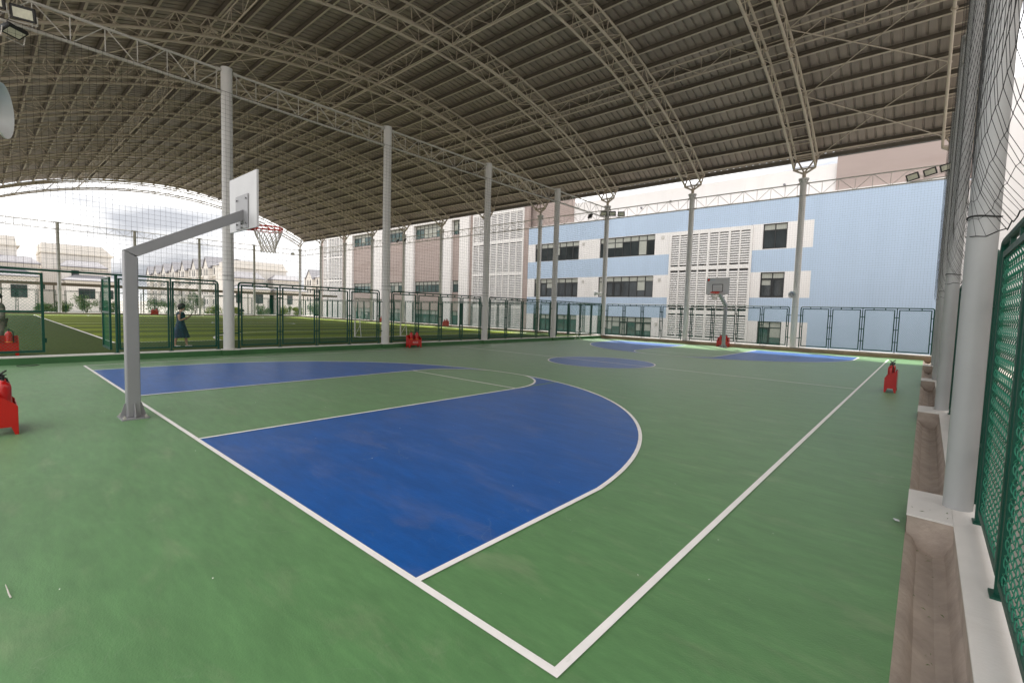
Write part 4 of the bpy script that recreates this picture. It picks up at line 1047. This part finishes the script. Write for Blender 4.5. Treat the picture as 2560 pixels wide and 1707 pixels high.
# ------------------------------------------------------------------ shrubs behind the far end fence
def shrub(name, loc, rx, ry, h, n, mname, label, group):
    s = thing(name, label, 'shrub', loc, 0, group)
    t = MB()
    for k in range(5):
        a = 2 * PI * k / 5; t.tube(((0, 0, 0), (.25 * rx * math.cos(a), .25 * ry * math.sin(a), h * .5), (.6 * rx * math.cos(a), .6 * ry * math.sin(a), h * .8)), [.03, .02, .01], 5)
    t.build('stems', M['twig'], s)
    b = MB(); cl = [(random.uniform(-.7, .7), random.uniform(-.7, .7), random.uniform(.25, .95), random.uniform(.25, .5)) for _ in range(16)]
    for i in range(n):
        cx, cy, cz, r = random.choice(cl); v = Vector((random.gauss(0, 1), random.gauss(0, 1), random.gauss(0, 1))).normalized() * r * random.random() ** .35
        p = Vector(((cx + v.x) * rx, (cy + v.y) * ry, max(.03, (cz * .8 + v.z * .5) * h)))
        a = Vector((random.gauss(0, 1), random.gauss(0, 1), random.gauss(0, .6))).normalized(); c2 = a.orthogonal().normalized(); l = random.uniform(.05, .11)
        b.add([p - a * l, p + c2 * l * .4, p + a * l, p - c2 * l * .4], [(0, 1, 2, 3)])
    b.build('foliage', M[mname], s); return s
SH = 'shrubs behind the far end fence'
sh = [(3.0, .9, 1.0, 'leafA', 'low green shrub'), (4.2, .9, 1.3, 'leafA', 'low green shrub'), (6.2, 1.2, 2.2, 'leafA', 'tall green shrub'), (8.0, .9, 1.5, 'leafA', 'low green shrub'), (12.4, 1.4, 2.0, 'leafA', 'wide green shrub'), (14.5, 1.3, 2.0, 'leafA', 'wide green shrub'),
      (16.3, .9, 3.1, 'leafA', 'tall narrow green shrub'), (18.3, 1.1, 1.3, 'leafB', 'bright yellow green shrub'), (21.0, .8, 1.0, 'leafB', 'bright yellow green shrub'), (24.2, 1.1, 1.5, 'leafA', 'green shrub'), (27.3, .9, 1.5, 'leafB', 'bright yellow green shrub'), (28.8, .8, 1.3, 'leafB', 'bright yellow green shrub'), (31.2, 1.0, 2.3, 'leafA', 'tall green shrub')]
for i, (y, r, h, mn, kind) in enumerate(sh):
    shrub('shrub', (-52.4 + random.uniform(-.5, .5), y, GZ + .3), r * .8, r, h + .35, 1500, mn, '%s behind the far end fence, %s counted from the left' % (kind, ORD[i]), SH)

# ------------------------------------------------------------------ people
def skin_obj(name, pts, edges, rad, mname, parent, sub=2):
    me = bpy.data.meshes.new(name); me.from_pydata(pts, edges, []); me.update()
    o = link(bpy.data.objects.new(name, me)); o.parent = parent
    md = o.modifiers.new('skin', 'SKIN'); md.use_smooth_shade = True
    for i, r in enumerate(rad):
        sv = me.skin_vertices[0].data[i]; sv.radius = (r, r) if not isinstance(r, tuple) else r
    me.skin_vertices[0].data[0].use_root = True
    s = o.modifiers.new('sub', 'SUBSURF'); s.levels = sub; s.render_levels = sub
    me.materials.append(M[mname]); return o
class Body:
    def __init__(s): s.p = []; s.e = []; s.r = []
    def add(s, p, r, par=None):
        s.p.append(tuple(p)); s.r.append(r); i = len(s.p) - 1
        if par is not None: s.e.append((par, i))
        return i
    def chain(s, par, items):
        for p, r in items: par = s.add(p, r, par)
        return par
    def hand(s, wrist, dirv, sidev, sc=1.0, curl=.4):
        d = Vector(dirv).normalized(); sd = Vector(sidev).normalized(); n = d.cross(sd); w0 = Vector(s.p[wrist])
        palm = s.add(w0 + d * .05 * sc, .021 * sc, wrist); kn = s.add(w0 + d * .085 * sc, .022 * sc, palm)
        for k, (off, ln) in enumerate(((-.03, .06), (-.01, .072), (.01, .068), (.028, .052))):
            a = w0 + d * .10 * sc + sd * off * sc; b1 = a + (d * (1 - curl * .4) + n * curl) * ln * .5 * sc; c = b1 + (d * (1 - curl) + n * curl * 1.4) * ln * .5 * sc
            s.chain(kn, ((a, .0085 * sc), (b1, .008 * sc), (c, .007 * sc)))
        th = w0 + d * .045 * sc - sd * .035 * sc; s.chain(palm, ((th, .010 * sc), (th + d * .03 * sc - sd * .012 * sc + n * .012, .009 * sc)))
def head(parent, c, facing, mname='skin', hairy=None, sc=1.0):
    f = Vector(facing).normalized(); r = Vector((f.y, -f.x, 0)); u = Vector((0, 0, 1)); c = Vector(c)
    b = MB(); rings = []
    prof = [(-.115, .035, .02), (-.10, .048, .012), (-.07, .062, .01), (-.03, .072, .004), (.02, .077, 0), (.06, .074, -.002), (.09, .058, -.006), (.108, .03, -.008)]
    for z, rr, fo in prof:
        rings.append([c + u * z * sc + (r * math.cos(t) * rr * .92 + f * (math.sin(t) * rr * 1.18 + fo)) * sc for t in [2 * PI * k / 16 for k in range(16)]])
    b.loft(rings)
    nz = c + f * .094 * sc - u * .012 * sc
    b.add([nz + u * .03 * sc - f * .008, nz + r * .014 * sc - u * .012 * sc - f * .008, nz + f * .018 * sc - u * .008 * sc, nz - r * .014 * sc - u * .012 * sc - f * .008], [(0, 1, 2), (0, 2, 3), (1, 3, 2)])
    for s in (-1, 1): b.lathe([(.008, -.006), (.022, 0), (.01, .008)], tuple(c + r * s * .074 * sc - u * .005 * sc), 8, 'x', 1, 1.4)
    b.build('head', M[mname], parent, True)
    e = MB()
    for s in (-1, 1): e.lathe([(.002, -.008), (.009, -.003), (.009, .003), (.002, .008)], tuple(c + f * .084 * sc + r * s * .031 * sc + u * .012 * sc), 8, 'z')
    m_ = c + f * .086 * sc - u * .052 * sc; e.bar(m_ - r * .02 * sc, m_ + r * .02 * sc, .006, .006); e.build('face_features', M['hair'], parent)
def woman():
    # facing away to the right of the picture, mid stride, both hands raised to a phone
    v = thing('person', 'woman in a navy patterned dress with short dark hair walking on the turf', 'person', (-3.75, 3.02, .10), math.radians(62))
    # local: facing +x, left is +y
    B = Body(); hip_ = B.add((0, 0, .80), .10)
    sp = B.add((.01, 0, .95), .095, hip_); ch = B.add((.02, 0, 1.12), .115, sp); nk0 = B.add((.015, 0, 1.235), .06, ch); nk = B.add((.03, 0, 1.29), .042, nk0); B.add((.045, 0, 1.35), .045, nk)
    for s, fx in ((1, .17), (-1, -.15)):
        h = B.add((.01, s * .085, .77), .085, hip_); kx = fx * .55 + (.03 if fx < 0 else .05)
        kn = B.chain(h, (((kx * .6, s * .085, .58), .068), ((kx, s * .08, .43), .05)))
        an = B.chain(kn, (((kx * .5 + fx * .55 - .02, s * .08, .26), .047), ((fx, s * .075, .085), .028)))
        B.chain(an, (((fx + .03, s * .08, .03), .03), ((fx + .12, s * .085, .022), .026)))
        sh_ = B.add((.01, s * .145, 1.19), .052, ch)
        el = B.chain(sh_, (((.01, s * .185, 1.08), .043), ((.03, s * .20, .95), .034)))
        wr = B.chain(el, (((.14, s * .15, 1.0), .031), ((.24, s * .07, 1.07), .021)))
        B.hand(wr, (.75, -s * .3, .55), (0, s, .1), .85, .6)
    skin_obj('body', B.p, B.e, B.r, 'skin', v)
    head(v, (.055, 0, 1.425), (1, 0, -.25), sc=.95)
    d = MB(); R_ = []
    for z, cx, rx, ry in ((1.255, .015, .065, .085), (1.235, .012, .10, .155), (1.19, .012, .122, .205), (1.13, .018, .135, .185), (1.03, .018, .125, .155), (.93, .01, .108, .135), (.88, .008, .118, .148), (.76, .008, .155, .185), (.60, .005, .20, .215), (.45, .0, .245, .245), (.34, .0, .275, .265), (.335, .0, .265, .255), (.5, 0, .2, .2)):
        R_.append([(cx + rx * (1 + (.06 * math.sin(5 * t + z * 3) if z < .7 else 0)) * math.cos(t), ry * (1 + (.05 * math.sin(6 * t) if z < .7 else 0)) * math.sin(t), z) for t in [2 * PI * k / 28 for k in range(28)]])
    d.loft(R_, False)
    for s in (-1, 1):
        d.loft([[(.01 + .062 * math.cos(t), s * (.13 + .07 * q), 1.20 - .15 * q + .062 * math.sin(t) * .9) for t in [2 * PI * k / 12 for k in range(12)]] for q in (0, .5, .95)], False)
    d.build('dress', M['dress'], v, True)
    h = MB(); n = 20; R_ = []
    for z, r, fo in ((-.085, .05, -.045), (-.07, .078, -.03), (-.02, .098, -.022), (.04, .108, -.012), (.09, .09, -.005), (.125, .05, .0), (.135, .012, 0)):
        R_.append([(.055 + fo + r * 1.12 * math.cos(t) * (1 + .05 * math.sin(7 * t + z * 40)), r * math.sin(t) * (1 + .05 * math.sin(9 * t)), 1.425 + z) for t in [2 * PI * k / n for k in range(n)]])
    h.loft(R_); h.build('hair', M['hair'], v, True)
    for s, fx in ((1, .17), (-1, -.15)):
        q = MB(); q.bevbox(fx - .05, fx + .16, s * .08 - .038, s * .08 + .038, 0, .055, .015); q.build('shoe', M['shoe'], v)
    ph = MB(); ph.bevbox(-.006, .006, -.036, .036, -.07, .07, .004); o = ph.build('phone', M['black']); 
    tag(o, 'dark phone held up in both hands by the woman in the dress', 'phone'); Rm = Matrix.Rotation(math.radians(62), 4, 'Z'); o.location = Vector((-3.75, 3.02, .10)) + Rm @ Vector((.335, 0, 1.16)); o.rotation_euler = (0, .3, math.radians(62))
woman()
def man():
    v = thing('person', 'man in grey camouflage clothes standing on the turf behind the closed gate leaf', 'person', (-3.75, -1.36, .10), math.radians(-75))
    B = Body(); hp = B.add((0, 0, .92), .13); sp = B.add((0, 0, 1.08), .125, hp); ch = B.add((.01, 0, 1.28), .14, sp); nk = B.add((.01, 0, 1.43), .065, ch); B.add((.025, 0, 1.50), .055, nk)
    C = Body(); chp = C.add((0, 0, .93), .145); 
    for s in (-1, 1):
        h = C.add((0, s * .10, .88), .115, chp); C.chain(h, (((.01, s * .115, .66), .095), ((.02, s * .12, .48), .08), ((.0, s * .125, .28), .08), ((-.01, s * .13, .09), .065)))
    T = Body(); t0_ = T.add((0, 0, .90), .155); t1 = T.add((0, 0, 1.08), .15, t0_); t2 = T.add((.01, 0, 1.28), .165, t1); t3 = T.add((.01, 0, 1.41), .10, t2); T.add((.015, 0, 1.46), .068, t3)
    for s in (-1, 1):
        h = B.add((0, s * .10, .86), .09, hp); an = B.chain(h, (((.01, s * .115, .5), .06), ((-.01, s * .13, .10), .04))); B.chain(an, (((.06, s * .135, .04), .035), ((.15, s * .14, .03), .03)))
        sh_ = B.add((.0, s * .19, 1.36), .06, ch); wr = B.chain(sh_, (((.0, s * .235, 1.10), .042), ((.06, s * .24, .92), .034), ((.11, s * .23, .86), .027))); B.hand(wr, (.3, 0, -1), (1, 0, .3), 1, .4)
        s2 = T.add((.0, s * .185, 1.36), .085, t2); T.chain(s2, (((-.01, s * .24, 1.22), .075), ((.0, s * .255, 1.08), .066), ((.05, s * .25, .93), .055)))
        q = MB(); q.bevbox(-.11, .17, s * .135 - .05, s * .135 + .05, 0, .09, .02); q.build('boot', M['black'], v)
    skin_obj('body', B.p, B.e, B.r, 'skin', v); skin_obj('jacket', T.p, T.e, T.r, 'camo', v); skin_obj('trousers', C.p, C.e, C.r, 'camo', v)
    head(v, (.035, 0, 1.60), (1, 0, 0), sc=1.05)
    h = MB(); h.loft([[(.02 + r * 1.15 * math.cos(t) + fo, r * math.sin(t), 1.60 + z) for t in [2 * PI * k / 18 for k in range(18)]] for z, r, fo in ((-.04, .07, -.03), (.02, .09, -.02), (.07, .088, -.005), (.11, .06, 0), (.125, .02, 0))]); h.build('hair', M['hair'], v, True)
man()
